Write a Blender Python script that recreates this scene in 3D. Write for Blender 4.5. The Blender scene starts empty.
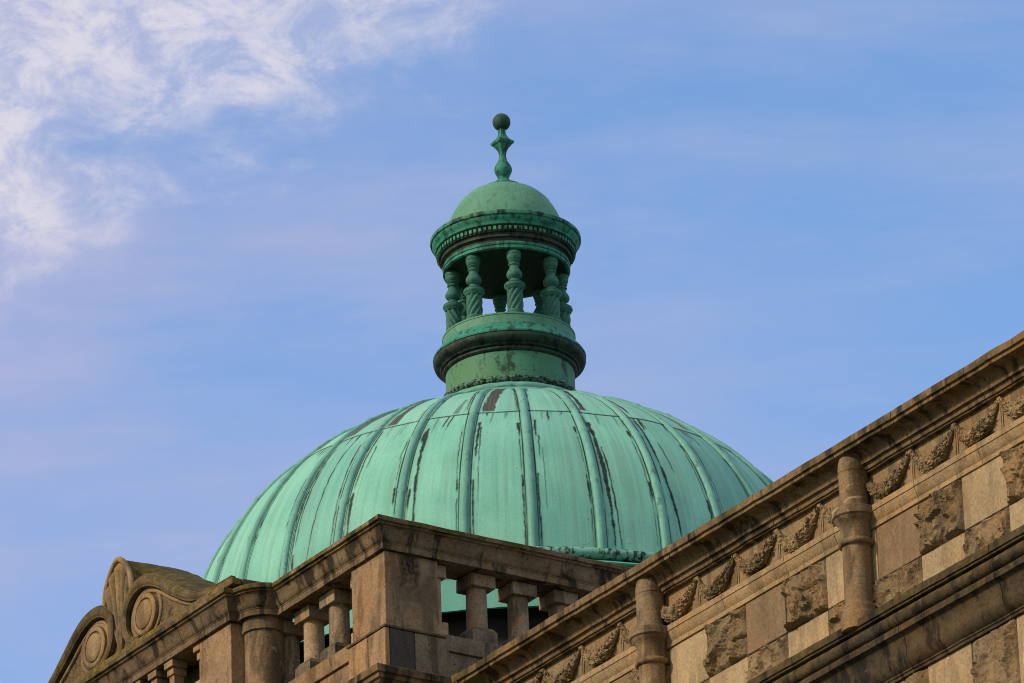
import bpy, math, random
import numpy as np
from mathutils import Vector, noise as mn
random.seed(7); np.random.seed(7)
R_ = math.radians; PI = math.pi
SC = bpy.context.scene; COL = SC.collection

# ------------------------------------------------------------------ camera
cam_d = bpy.data.cameras.new('camera'); cam = bpy.data.objects.new('camera', cam_d); COL.objects.link(cam)
cam_d.sensor_width = 36.0; cam_d.lens = 7000.0/1024*36.0
cam_d.clip_start = 1.0; cam_d.clip_end = 6000.0
CF = Vector((0.50080524, 0.76531063, 0.4043436)); CR = Vector((0.84388078, -0.53560874, -0.03144073)); CU = Vector((-0.19250804, -0.35696347, 0.91406659))
from mathutils import Matrix
cam.matrix_world = Matrix(((CR.x, CU.x, -CF.x, -36.31701541), (CR.y, CU.y, -CF.y, -58.10377159), (CR.z, CU.z, -CF.z, 1.6), (0, 0, 0, 1)))
SC.camera = cam

# ------------------------------------------------------------------ light
SUN_DIR = Vector((-0.86, 0.10, 0.0)).normalized(); SUN_EL = R_(29)
sun_az = math.atan2(SUN_DIR.x, SUN_DIR.y)            # clockwise from +Y
w = bpy.data.worlds.new('World'); SC.world = w; w.use_nodes = True
nt = w.node_tree; nt.nodes.clear()
def N(t, typ, **kw):
    n = t.nodes.new(typ)
    for k, v in kw.items():
        if k.startswith('i_'): n.inputs[k[2:].replace('_', ' ')].default_value = v
        else: setattr(n, k, v)
    return n
def math_n(t, op, a, b=None, c=None, clamp=False):
    n = t.nodes.new('ShaderNodeMath'); n.operation = op; n.use_clamp = clamp
    for i, v in enumerate((a, b, c)):
        if v is None: continue
        if isinstance(v, (int, float)): n.inputs[i].default_value = v
        else: t.links.new(v, n.inputs[i])
    return n.outputs[0]
def ramp(t, fac, stops, interp='EASE'):
    n = t.nodes.new('ShaderNodeValToRGB'); n.color_ramp.interpolation = interp
    el = n.color_ramp.elements
    while len(el) < len(stops): el.new(0.5)
    for e, (p, c) in zip(el, stops):
        e.position = p; e.color = (c, c, c, 1) if isinstance(c, (int, float)) else (*c, 1)
    t.links.new(fac, n.inputs[0]); return n.outputs[0]
def mix(t, fac, a, b, mode='MIX'):
    n = t.nodes.new('ShaderNodeMix'); n.data_type = 'RGBA'; n.blend_type = mode
    for s, v in ((n.inputs[0], fac), (n.inputs[6], a), (n.inputs[7], b)):
        if isinstance(v, (int, float)): s.default_value = v
        elif isinstance(v, tuple): s.default_value = (*v, 1)
        else: t.links.new(v, s)
    return n.outputs[2]
def mapping(t, vec, scale=(1, 1, 1), loc=(0, 0, 0), rot=(0, 0, 0)):
    n = t.nodes.new('ShaderNodeMapping'); n.inputs['Scale'].default_value = scale
    n.inputs['Location'].default_value = loc; n.inputs['Rotation'].default_value = rot
    t.links.new(vec, n.inputs['Vector']); return n.outputs[0]
def tnoise(t, vec, scale, detail=5, rough=0.55, dist=0.0):
    n = t.nodes.new('ShaderNodeTexNoise'); n.inputs['Scale'].default_value = scale
    n.inputs['Detail'].default_value = detail; n.inputs['Roughness'].default_value = rough
    n.inputs['Distortion'].default_value = dist
    t.links.new(vec, n.inputs['Vector']); return n.outputs[0]

sky = N(nt, 'ShaderNodeTexSky', sky_type='NISHITA', sun_disc=False)
sky.sun_elevation = SUN_EL; sky.sun_rotation = sun_az
sky.air_density = 1.0; sky.dust_density = 0.6; sky.ozone_density = 1.6; sky.altitude = 0
SKY_STR = 0.145
tc = N(nt, 'ShaderNodeTexCoord')
def dot_n(vec, d):
    n = nt.nodes.new('ShaderNodeVectorMath'); n.operation = 'DOT_PRODUCT'
    nt.links.new(vec, n.inputs[0]); n.inputs[1].default_value = d; return n.outputs['Value']
# two fixed compass directions along the cirrus layer
gx = dot_n(tc.outputs['Generated'], (0.8375, -0.5465, 0.0)); gz = dot_n(tc.outputs['Generated'], (-0.221, -0.339, 0.9145))
cmb = nt.nodes.new('ShaderNodeCombineXYZ'); nt.links.new(gx, cmb.inputs[0]); nt.links.new(gz, cmb.inputs[1])
P = cmb.outputs[0]
# thick cirrus patch, high on the left of the sky
big = tnoise(nt, mapping(nt, P, (1, 1.0, 1), (3.1, 1.7, 0)), 26, 3, .5)
mid = tnoise(nt, mapping(nt, P, (0.8, 1.5, 1), (1.4, 0.2, 0), (0, 0, R_(-20))), 60, 7, .62, .12)
fine = tnoise(nt, mapping(nt, P, (1.0, 1.35, 1), (0.4, 2.2, 0), (0, 0, R_(-26))), 95, 11, .70, .45)
ea = math_n(nt, 'MULTIPLY_ADD', gx, -0.42, gz)
eb = math_n(nt, 'ADD', math_n(nt, 'MULTIPLY_ADD', gx, -0.8, -0.018), math_n(nt, 'MULTIPLY', gz, .9))
edge = math_n(nt, 'MAXIMUM', ea, eb)
edge = math_n(nt, 'ADD', edge, math_n(nt, 'MULTIPLY_ADD', big, 0.024, -0.012))
edge = math_n(nt, 'ADD', edge, math_n(nt, 'MULTIPLY_ADD', mid, 0.060, -0.030))
e10 = math_n(nt, 'MULTIPLY', edge, 10.0)
patch = ramp(nt, e10, [(0.38, 0.0), (0.66, 1.0)])
soft = ramp(nt, e10, [(0.0, 0.0), (0.60, 1.0)])
wisps = ramp(nt, fine, [(0.37, 0.0), (0.63, 1.0)])
cl1 = math_n(nt, 'MULTIPLY', patch, math_n(nt, 'MULTIPLY_ADD', wisps, 0.80, 0.20))
# thin veil bands over the rest, faintly pink towards the left, and a trace of diagonal streaks
band = tnoise(nt, mapping(nt, P, (0.55, 1.7, 1), (0.3, 0.9, 0), (0, 0, R_(-14))), 17, 6, .52, .15)
strk = tnoise(nt, mapping(nt, P, (0.5, 2.6, 1), (2.3, 0.4, 0), (0, 0, R_(-24))), 60, 7, .6, .1)
veil = math_n(nt, 'MULTIPLY', ramp(nt, band, [(0.36, 0.0), (0.66, 1.0)]), 0.40)
veil = math_n(nt, 'ADD', veil, math_n(nt, 'MULTIPLY', ramp(nt, strk, [(0.42, 0.0), (0.70, 1.0)]), 0.16))
veil = math_n(nt, 'ADD', veil, math_n(nt, 'MULTIPLY_ADD', soft, 0.24, 0.14), None, True)
low_ = math_n(nt, 'MULTIPLY_ADD', gz, -5.0, 0.15, True)       # paler towards the horizon
pink = math_n(nt, 'MULTIPLY_ADD', gx, -6.5, 0.35, True)
SKYMUL = (0.53, 0.77, 0.97)
skyc = mix(nt, 1.0, sky.outputs[0], SKYMUL, 'MULTIPLY')
skyc = mix(nt, low_, skyc, (1.25, 1.95, 3.35))
vc = mix(nt, pink, (1.68, 1.98, 2.95), (2.08, 2.02, 2.95))
c1 = mix(nt, veil, skyc, vc)
c2 = mix(nt, math_n(nt, 'MULTIPLY', cl1, 0.98, None, True), c1, (3.05, 2.95, 3.35))
bg = N(nt, 'ShaderNodeBackground'); bg.inputs[1].default_value = SKY_STR
nt.links.new(c2, bg.inputs[0])
wo = N(nt, 'ShaderNodeOutputWorld'); nt.links.new(bg.outputs[0], wo.inputs[0])

sd = bpy.data.lights.new('sun', 'SUN'); sd.energy = 2.0; sd.angle = R_(8); sd.color = (1.0, 0.84, 0.66)
so = bpy.data.objects.new('sun', sd); COL.objects.link(so)
sdir = Vector((SUN_DIR.x*math.cos(SUN_EL), SUN_DIR.y*math.cos(SUN_EL), math.sin(SUN_EL)))
so.rotation_euler = sdir.to_track_quat('Z', 'Y').to_euler(); so.location = (-60, 20, 60)
vs = SC.view_settings; vs.view_transform = 'Standard'; vs.look = 'None'; vs.exposure = 0.70; vs.gamma = 1; vs.use_curve_mapping = False
SC.cycles.filter_width = 1.0; SC.cycles.max_bounces = 6; SC.cycles.diffuse_bounces = 4

# ------------------------------------------------------------------ materials
def new_mat(name):
    m = bpy.data.materials.new(name); m.use_nodes = True; t = m.node_tree; t.nodes.clear()
    o = t.nodes.new('ShaderNodeOutputMaterial'); b = t.nodes.new('ShaderNodeBsdfPrincipled')
    t.links.new(b.outputs[0], o.inputs[0]); return m, t, b
SG = (.75, .705, .55); CG = 1.12
def stone_mat(name, base, alt, dark, moss=0.5, stain=0.5, pits=0.5, bump=0.35, streak=True, patch=None, rough_grain=1.0, mosscol=(0.085, 0.062, 0.012), mossbias=0.0, zm=None, mottle=.35, warm=.5, sx=None, tool=0.0):
    base, alt, dark, mosscol = [tuple(x*k for x, k in zip(q, SG)) for q in (base, alt, dark, mosscol)]
    if patch: patch = tuple(x*k for x, k in zip(patch, SG))
    m, t, b = new_mat(name)
    g = t.nodes.new('ShaderNodeNewGeometry'); pos = g.outputs['Position']
    n1 = tnoise(t, pos, 1.7, 6, .6, .3); n2 = tnoise(t, mapping(t, pos, (1, 1, .25), (5, 1, 3)), 4.2, 6, .62, .4)
    n3 = tnoise(t, pos, 38, 4, .6); n4 = tnoise(t, pos, 14, 5, .65, .6)
    c = mix(t, ramp(t, n1, [(.35, 0.0), (.65, 1.0)]), base, alt)
    c = mix(t, math_n(t, 'MULTIPLY', ramp(t, n4, [(.46, 0.0), (.66, 1.0)]), mottle), c, dark)
    nw = tnoise(t, mapping(t, pos, (1, 1, .6), (3, 2, 8)), 2.6, 5, .6, .8)
    c = mix(t, math_n(t, 'MULTIPLY', ramp(t, nw, [(.45, 0.0), (.62, 1.0)]), warm), c, tuple(x*k for x, k in zip(base, (1.12, .88, .58))))
    ng = tnoise(t, mapping(t, pos, (1, 1, .8), (13, 2, 8)), 3.4, 6, .65, .6)
    c = mix(t, math_n(t, 'MULTIPLY', ramp(t, ng, [(.50, 0.0), (.68, 1.0)]), .45), c, tuple(x*k for x, k in zip(base, (1.25, 1.27, 1.3))))
    if streak:
        c = mix(t, math_n(t, 'MULTIPLY', ramp(t, n2, [(.48, 0.0), (.60, 1.0)]), stain), c, tuple(x*.38 for x in dark))
    if sx:
        s_ = t.nodes.new('ShaderNodeSeparateXYZ'); t.links.new(pos, s_.inputs[0])
        dx = math_n(t, 'ABSOLUTE', math_n(t, 'SUBTRACT', math_n(t, 'ADD', s_.outputs[0], math_n(t, 'MULTIPLY_ADD', tnoise(t, pos, 5, 4, .6), .22, -.11)), sx[0]))
        sm = ramp(t, math_n(t, 'DIVIDE', dx, sx[1]), [(.45, 1.0), (1.0, 0.0)])
        sm = math_n(t, 'MULTIPLY', sm, ramp(t, tnoise(t, pos, 19, 5, .7), [(.34, .25), (.56, 1.0)]))
        sm = math_n(t, 'MULTIPLY', sm, math_n(t, 'MULTIPLY_ADD', s_.outputs[2], 1.6, -28.75*1.6, True))
        c = mix(t, sm, c, mix(t, ramp(t, tnoise(t, pos, 8, 3, .6), [(.45, 0.0), (.60, 1.0)]), (.014, .012, .008), (.05, .037, .008)))
    # small pits and lighter scuffs
    v = t.nodes.new('ShaderNodeTexVoronoi'); v.inputs['Scale'].default_value = 17; t.links.new(pos, v.inputs['Vector'])
    pit = ramp(t, v.outputs['Distance'], [(.10, 1.0), (.19, 0.0)])
    pm = math_n(t, 'MULTIPLY', pit, math_n(t, 'MULTIPLY', ramp(t, tnoise(t, mapping(t, pos, (1,1,1), (9,9,9)), 3.1, 2), [(.5, 0.0), (.62, 1.0)]), pits))
    c = mix(t, pm, c, tuple(x*.25 for x in dark))
    gr = ramp(t, n3, [(.28, .72), (.72, 1.24)], 'LINEAR')
    c = mix(t, 1.0, c, gr, 'MULTIPLY')
    if patch:
        pmask = ramp(t, tnoise(t, mapping(t, pos, (1,1,1), (2.2, 0, 4.1)), 3.6, 3, .7, 1.2), [(.655, 0.0), (.668, 1.0)], 'LINEAR')
        c = mix(t, math_n(t, 'MULTIPLY', pmask, .8), c, patch)
    # moss and lichen settle on upward faces and in irregular patches
    sep = t.nodes.new('ShaderNodeSeparateXYZ'); t.links.new(g.outputs['True Normal'], sep.inputs[0])
    up = math_n(t, 'MULTIPLY_ADD', sep.outputs[2], .30, mossbias)
    if zm:
        sz = t.nodes.new('ShaderNodeSeparateXYZ'); t.links.new(pos, sz.inputs[0])
        zr = t.nodes.new('ShaderNodeMapRange'); zr.inputs[1].default_value = zm[0]; zr.inputs[2].default_value = zm[0]+zm[1]; t.links.new(sz.outputs[2], zr.inputs[0])
        up = math_n(t, 'MULTIPLY_ADD', zr.outputs[0], zm[2], up)
    mm = math_n(t, 'ADD', tnoise(t, mapping(t, pos, (1,1,.55), (1, 7, 2)), 2.3, 7, .66, .5), up)
    mk = math_n(t, 'MULTIPLY', ramp(t, mm, [(.56, 0.0), (.68, 1.0)]), moss)
    mc = mix(t, ramp(t, tnoise(t, pos, 11, 4, .6), [(.4, 0.0), (.7, 1.0)]), tuple(x*.42 for x in mosscol), mosscol)
    c = mix(t, mk, c, mc)
    oi = t.nodes.new('ShaderNodeObjectInfo')
    c = mix(t, 1.0, c, ramp(t, oi.outputs['Random'], [(0, .86), (1, 1.14)], 'LINEAR'), 'MULTIPLY')
    t.links.new(c, b.inputs['Base Color']); b.inputs['Roughness'].default_value = .9
    b.inputs['Specular IOR Level'].default_value = .25
    bp = t.nodes.new('ShaderNodeBump'); bp.inputs['Strength'].default_value = bump; bp.inputs['Distance'].default_value = .035*rough_grain
    h = math_n(t, 'ADD', math_n(t, 'MULTIPLY', n4, .8), math_n(t, 'MULTIPLY', n3, .5))
    if tool: h = math_n(t, 'ADD', h, math_n(t, 'MULTIPLY', tnoise(t, mapping(t, pos, (3, 3, 46)), 1.0, 3, .6), tool))
    h = math_n(t, 'SUBTRACT', h, math_n(t, 'MULTIPLY', pm, 1.2))
    t.links.new(h, bp.inputs['Height']); t.links.new(bp.outputs[0], b.inputs['Normal'])
    return m
ST = {}
MO = (.19, .145, .035)
ST['pier'] = stone_mat('weathered_tan_stone', (.40, .27, .17), (.31, .21, .14), (.14, .10, .07), moss=.6, stain=.55, pits=1.0, warm=.55, mosscol=MO)
ST['corner'] = stone_mat('streaked_corner_pier_stone', (.40, .27, .17), (.31, .21, .14), (.14, .10, .07), moss=.6, stain=.5, pits=1.0, warm=.55, mosscol=MO, sx=(.31, .17))
ST['cope'] = stone_mat('stained_coping_stone', (.27, .195, .13), (.17, .125, .085), (.06, .045, .03), moss=.95, stain=.9, pits=.4, mosscol=MO, mossbias=.0, zm=(29.70, .08, .12), mottle=.5)
ST['plinth'] = stone_mat('grey_brown_plinth_stone', (.27, .21, .155), (.21, .165, .12), (.09, .07, .055), moss=.6, stain=.6, pits=1.0, bump=.5, mosscol=MO, warm=.2)
ST['darkblock'] = stone_mat('dark_replacement_stone', (.10, .085, .08), (.085, .075, .07), (.05, .045, .04), moss=.25, stain=.2, pits=.1, bump=.2, warm=0)
ST['baluster'] = stone_mat('baluster_stone', (.45, .335, .235), (.36, .265, .185), (.12, .09, .06), moss=.3, stain=.6, pits=.9, mosscol=MO)
ST['column'] = stone_mat('smooth_column_stone', (.31, .225, .145), (.24, .17, .11), (.11, .08, .055), moss=.35, stain=.6, pits=.3, patch=(.46, .37, .26), mottle=.25, tool=.55, bump=.35, mosscol=MO)
ST['smooth'] = stone_mat('smooth_ashlar_tan', (.50, .39, .265), (.41, .31, .205), (.28, .20, .125), moss=.1, stain=.28, pits=.35, bump=.15, mottle=.22, warm=.35)
ST['pink'] = stone_mat('smooth_ashlar_brown', (.34, .235, .155), (.28, .195, .125), (.17, .115, .08), moss=.1, stain=.2, pits=.3, bump=.15, mottle=.2, warm=.3)
ST['rough'] = stone_mat('rock_faced_stone', (.35, .26, .165), (.25, .185, .12), (.14, .10, .065), moss=.2, stain=.3, pits=.3, bump=.7, rough_grain=1.3, mottle=.4)
ST['frieze'] = stone_mat('carved_frieze_stone', (.40, .29, .18), (.32, .23, .145), (.15, .11, .07), moss=.2, stain=.5, pits=.4, bump=.5)
ST['swag'] = stone_mat('carved_swag_stone', (.46, .34, .21), (.35, .255, .16), (.13, .095, .06), moss=.2, stain=.4, pits=.9, bump=1.0, rough_grain=1.6, mottle=.5)
ST['band'] = stone_mat('string_course_stone', (.42, .305, .19), (.34, .245, .155), (.17, .12, .075), moss=.25, stain=.35, pits=.2)
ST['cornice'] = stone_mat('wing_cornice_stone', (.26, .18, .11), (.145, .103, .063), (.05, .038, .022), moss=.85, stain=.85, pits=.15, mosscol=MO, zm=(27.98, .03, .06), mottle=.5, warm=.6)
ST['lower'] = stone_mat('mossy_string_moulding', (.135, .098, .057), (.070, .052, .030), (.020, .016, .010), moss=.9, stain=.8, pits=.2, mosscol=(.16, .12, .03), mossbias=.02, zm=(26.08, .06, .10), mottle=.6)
ST['tymp'] = stone_mat('stippled_tympanum', (.32, .23, .14), (.24, .17, .105), (.07, .05, .03), moss=.6, stain=.3, pits=1.0, bump=1.0, rough_grain=1.6, mosscol=MO, mottle=.7)
ST['hood'] = stone_mat('mossy_scroll_stone', (.19, .14, .085), (.13, .098, .06), (.05, .038, .022), moss=.95, stain=.6, pits=.3, mosscol=MO, mossbias=.085, mottle=.5)
ST['ledge'] = stone_mat('thick_moss_ledge', (.19, .14, .085), (.13, .098, .06), (.05, .038, .022), moss=1.0, stain=.5, pits=.3, mosscol=(.27, .20, .035), mossbias=.13, mottle=.4)
ST['shell'] = stone_mat('carved_shell_stone', (.40, .29, .18), (.30, .215, .135), (.12, .09, .055), moss=.35, stain=.4, pits=.3, mosscol=MO)
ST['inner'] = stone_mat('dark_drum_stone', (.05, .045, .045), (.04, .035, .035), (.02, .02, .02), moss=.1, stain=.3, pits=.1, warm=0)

def copper_mat(name, base, alt, dark, grime=0.4, attr=False, bump=.15, rough=.62, streakscale=(9, 9, .8), speck=.6, gt=.53):
    base, alt, dark = [tuple(x*CG for x in q) for q in (base, alt, dark)]
    m, t, b = new_mat(name)
    g = t.nodes.new('ShaderNodeNewGeometry'); pos = g.outputs['Position']
    n1 = tnoise(t, pos, 1.3, 5, .55, .3); n4 = tnoise(t, pos, 17, 5, .65, .4); n5 = tnoise(t, pos, 60, 3, .6)
    if attr:
        uv = t.nodes.new('ShaderNodeUVMap'); sv = mapping(t, uv.outputs[0], (9, .45, 1))
    else: sv = mapping(t, pos, streakscale)
    ns = tnoise(t, sv, 1.0, 6, .6, .2)
    c = mix(t, ramp(t, n1, [(.32, 0.0), (.68, 1.0)]), base, alt)
    c = mix(t, math_n(t, 'MULTIPLY', ramp(t, ns, [(.38, 0.0), (.72, 1.0)]), .38), c, tuple(x*1.22 for x in base))
    c = mix(t, math_n(t, 'MULTIPLY', ramp(t, ns, [(.26, 1.0), (.44, 0.0)]), .30), c, tuple(x*.72 for x in alt))
    gm = math_n(t, 'MULTIPLY', ramp(t, math_n(t, 'ADD', math_n(t, 'MULTIPLY', n4, .38), math_n(t, 'MULTIPLY', ns, .62)), [(gt, 0.0), (gt+.11, 1.0)]), grime)
    c = mix(t, gm, c, dark)
    c = mix(t, 1.0, c, ramp(t, n5, [(.25, .86), (.75, 1.12)], 'LINEAR'), 'MULTIPLY')
    if attr:
        a = t.nodes.new('ShaderNodeAttribute'); a.attribute_name = 'tone'
        c = mix(t, 1.0, c, ramp(t, a.outputs['Fac'], [(0, (.80, .84, .86)), (1, (1.22, 1.16, 1.08))], 'LINEAR'), 'MULTIPLY')
        a = t.nodes.new('ShaderNodeAttribute'); a.attribute_name = 'halo'
        c = mix(t, a.outputs['Fac'], c, (.045, .10, .07))
        a = t.nodes.new('ShaderNodeAttribute'); a.attribute_name = 'bare'
        c = mix(t, a.outputs['Fac'], c, (.05, .034, .03))
        a = t.nodes.new('ShaderNodeAttribute'); a.attribute_name = 'pale'
        c = mix(t, a.outputs['Fac'], c, (.17, .24, .14))
        a = t.nodes.new('ShaderNodeAttribute'); a.attribute_name = 'stain'
        c = mix(t, a.outputs['Fac'], c, (.007, .008, .007))
    v = t.nodes.new('ShaderNodeTexVoronoi'); v.inputs['Scale'].default_value = 7.5; t.links.new(pos, v.inputs['Vector'])
    sp = math_n(t, 'MULTIPLY', ramp(t, v.outputs['Distance'], [(.035, 1.0), (.075, 0.0)]), speck)
    c = mix(t, sp, c, (.02, .03, .025))
    t.links.new(c, b.inputs['Base Color']); b.inputs['Roughness'].default_value = rough
    b.inputs['Specular IOR Level'].default_value = .22
    bp = t.nodes.new('ShaderNodeBump'); bp.inputs['Strength'].default_value = bump; bp.inputs['Distance'].default_value = .012
    t.links.new(math_n(t, 'ADD', n4, math_n(t, 'MULTIPLY', n1, 1.5)), bp.inputs['Height']); t.links.new(bp.outputs[0], b.inputs['Normal'])
    return m
CU_ = {}
CU_['dome'] = copper_mat('pale_verdigris_copper', (.185, .45, .325), (.14, .395, .28), (.10, .22, .17), grime=.12, attr=True, bump=.12)
CU_['rib'] = copper_mat('rib_verdigris_copper', (.145, .35, .255), (.095, .25, .18), (.03, .075, .055), grime=.6, speck=.3)
CU_['ring'] = copper_mat('streaked_ring_copper', (.17, .39, .27), (.13, .33, .22), (.015, .02, .016), grime=1.0, streakscale=(14, 14, .5), speck=.2, gt=0.46)
CU_['lantern'] = copper_mat('lantern_verdigris', (.050, .205, .120), (.070, .205, .085), (.008, .015, .010), grime=.9, streakscale=(15, 15, 1.6), speck=.8, bump=.4, gt=0.47)
CU_['neck'] = copper_mat('neck_verdigris', (.055, .195, .105), (.085, .175, .06), (.012, .018, .014), grime=.8, streakscale=(7, 7, 1.5), speck=.8, bump=.3, gt=.515)  # green with a yellower second tone, mixed by noise
CU_['green'] = copper_mat('bright_fascia_verdigris', (.030, .22, .140), (.04, .16, .095), (.008, .022, .015), grime=.75, streakscale=(14, 14, 2), bump=.4, gt=0.475)
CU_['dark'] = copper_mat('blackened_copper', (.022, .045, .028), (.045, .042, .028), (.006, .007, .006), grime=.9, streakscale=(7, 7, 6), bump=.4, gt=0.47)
CU_['mossring'] = copper_mat('crusted_ring_copper', (.03, .075, .045), (.10, .20, .12), (.005, .006, .005), grime=1.0, streakscale=(30, 30, 30), bump=1.0, gt=0.46)
CU_['cupola'] = copper_mat('cupola_verdigris', (.105, .27, .155), (.070, .20, .115), (.045, .07, .05), grime=.42, streakscale=(16, 16, 1.5), bump=.3, gt=0.5)
CU_['column'] = copper_mat('column_verdigris', (.048, .165, .105), (.034, .115, .075), (.010, .025, .016), grime=.45, streakscale=(20, 20, 20), bump=.2, gt=0.48)
CU_['soffit'] = copper_mat('near_black_copper', (.010, .020, .013), (.012, .016, .012), (.005, .006, .005), grime=.6, streakscale=(7, 7, 6), bump=.2)  # near-black base colour over the whole lantern ceiling

def plain(name, c, r=.9):
    m, t, b = new_mat(name); g = t.nodes.new('ShaderNodeNewGeometry')
    n = tnoise(t, g.outputs['Position'], .8, 8, .65)
    t.links.new(mix(t, n, tuple(x*.6 for x in c), tuple(min(1, x*1.35) for x in c)), b.inputs['Base Color'])
    b.inputs['Roughness'].default_value = r; return m
M_grass = plain('lawn_grass', (.06, .09, .03)); M_pave = plain('stone_paving', (.12, .11, .10)); M_lead = plain('grey_roof_lead', (.14, .14, .15), .6)
M_wall = ST['pink']

# ------------------------------------------------------------------ builders
ORI = {}
class MB:
    def __init__(s): s.v = []; s.f = []
    def add(s, vs_, fs):
        o = len(s.v); s.v.extend([tuple(p) for p in vs_]); s.f.extend([tuple(i+o for i in f) for f in fs])
    def box(s, x0, y0, z0, x1, y1, z1, b=0.0):
        if b <= 0:
            s.add([(x0,y0,z0),(x1,y0,z0),(x1,y1,z0),(x0,y1,z0),(x0,y0,z1),(x1,y0,z1),(x1,y1,z1),(x0,y1,z1)],
                  [(0,3,2,1),(4,5,6,7),(0,1,5,4),(1,2,6,5),(2,3,7,6),(3,0,4,7)]); return
        # chamfered box
        V_ = []; idx = {}
        for ix in (0,1):
            for iy in (0,1):
                for iz in (0,1):
                    X = (x0,x1)[ix]; Y = (y0,y1)[iy]; Z = (z0,z1)[iz]; sx = 1-2*ix; sy = 1-2*iy; sz = 1-2*iz
                    idx[ix,iy,iz,'x'] = len(V_); V_.append((X, Y+sy*b, Z+sz*b))
                    idx[ix,iy,iz,'y'] = len(V_); V_.append((X+sx*b, Y, Z+sz*b))
                    idx[ix,iy,iz,'z'] = len(V_); V_.append((X+sx*b, Y+sy*b, Z))
        F_ = []
        I = idx
        F_ += [(I[0,0,0,'x'],I[0,0,1,'x'],I[0,1,1,'x'],I[0,1,0,'x']), (I[1,0,0,'x'],I[1,1,0,'x'],I[1,1,1,'x'],I[1,0,1,'x'])]
        F_ += [(I[0,0,0,'y'],I[1,0,0,'y'],I[1,0,1,'y'],I[0,0,1,'y']), (I[0,1,0,'y'],I[0,1,1,'y'],I[1,1,1,'y'],I[1,1,0,'y'])]
        F_ += [(I[0,0,0,'z'],I[0,1,0,'z'],I[1,1,0,'z'],I[1,0,0,'z']), (I[0,0,1,'z'],I[1,0,1,'z'],I[1,1,1,'z'],I[0,1,1,'z'])]
        for iy in (0,1):
            for iz in (0,1): F_.append((I[0,iy,iz,'y'],I[1,iy,iz,'y'],I[1,iy,iz,'z'],I[0,iy,iz,'z']))
        for ix in (0,1):
            for iz in (0,1): F_.append((I[ix,0,iz,'x'],I[ix,1,iz,'x'],I[ix,1,iz,'z'],I[ix,0,iz,'z']))
        for ix in (0,1):
            for iy in (0,1): F_.append((I[ix,iy,0,'x'],I[ix,iy,1,'x'],I[ix,iy,1,'y'],I[ix,iy,0,'y']))
        for ix in (0,1):
            for iy in (0,1):
                for iz in (0,1): F_.append((I[ix,iy,iz,'x'],I[ix,iy,iz,'y'],I[ix,iy,iz,'z']))
        s.add(V_, F_)
    def lathe(s, cx, cy, prof, n=48, a0=0, a1=2*PI, twist=0.0, flute=None):
        """prof = [(r, z)...] from bottom to top; flute(a, r, z)->r"""
        full = abs(a1-a0-2*PI) < 1e-6; m = n if full else n+1
        V_ = []
        for (r, z) in prof:
            for i in range(m):
                a = a0+(a1-a0)*i/n; rr = flute(a, r, z) if flute else r
                V_.append((cx+rr*math.cos(a), cy+rr*math.sin(a), z))
        F_ = []
        for j in range(len(prof)-1):
            for i in range(n):
                i2 = (i+1) % m
                F_.append((j*m+i, j*m+i2, (j+1)*m+i2, (j+1)*m+i))
        if full:
            if prof[0][0] > 1e-4: F_.append(tuple(range(m))[::-1])
            if prof[-1][0] > 1e-4: F_.append(tuple((len(prof)-1)*m+i for i in range(m)))
        s.add(V_, F_)
    def tube(s, pts, radii, n=10, caps=True, up=Vector((0,0,1)), bumpf=None):
        P_ = [Vector(p) for p in pts]; V_ = []
        if isinstance(radii, (int, float)): radii = [radii]*len(P_)
        for i, p in enumerate(P_):
            d = (P_[min(i+1, len(P_)-1)]-P_[max(i-1, 0)]).normalized()
            a = d.cross(up)
            if a.length < 1e-3: a = d.cross(Vector((1,0,0)))
            a.normalize(); b_ = a.cross(d).normalized()
            for k in range(n):
                t = 2*PI*k/n; q = p+(a*math.cos(t)+b_*math.sin(t))*radii[i]
                if bumpf: q = bumpf(q, p)
                V_.append(q)
        F_ = [(i*n+k, i*n+(k+1)%n, (i+1)*n+(k+1)%n, (i+1)*n+k) for i in range(len(P_)-1) for k in range(n)]
        if caps: F_ += [tuple(range(n))[::-1], tuple((len(P_)-1)*n+k for k in range(n))]
        s.add(V_, F_)
    def prism(s, poly, axis, a, b):
        """poly = 2D outline; axis 'x': points are (y, z), extruded x=a..b"""
        n = len(poly)
        if axis == 'x': V_ = [(a, p[0], p[1]) for p in poly]+[(b, p[0], p[1]) for p in poly]
        elif axis == 'y': V_ = [(p[0], a, p[1]) for p in poly]+[(p[0], b, p[1]) for p in poly]
        else: V_ = [(p[0], p[1], a) for p in poly]+[(p[0], p[1], b) for p in poly]
        s.add(V_, [tuple(range(n))[::-1], tuple(range(n, 2*n))]+[(i, (i+1)%n, n+(i+1)%n, n+i) for i in range(n)])
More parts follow.
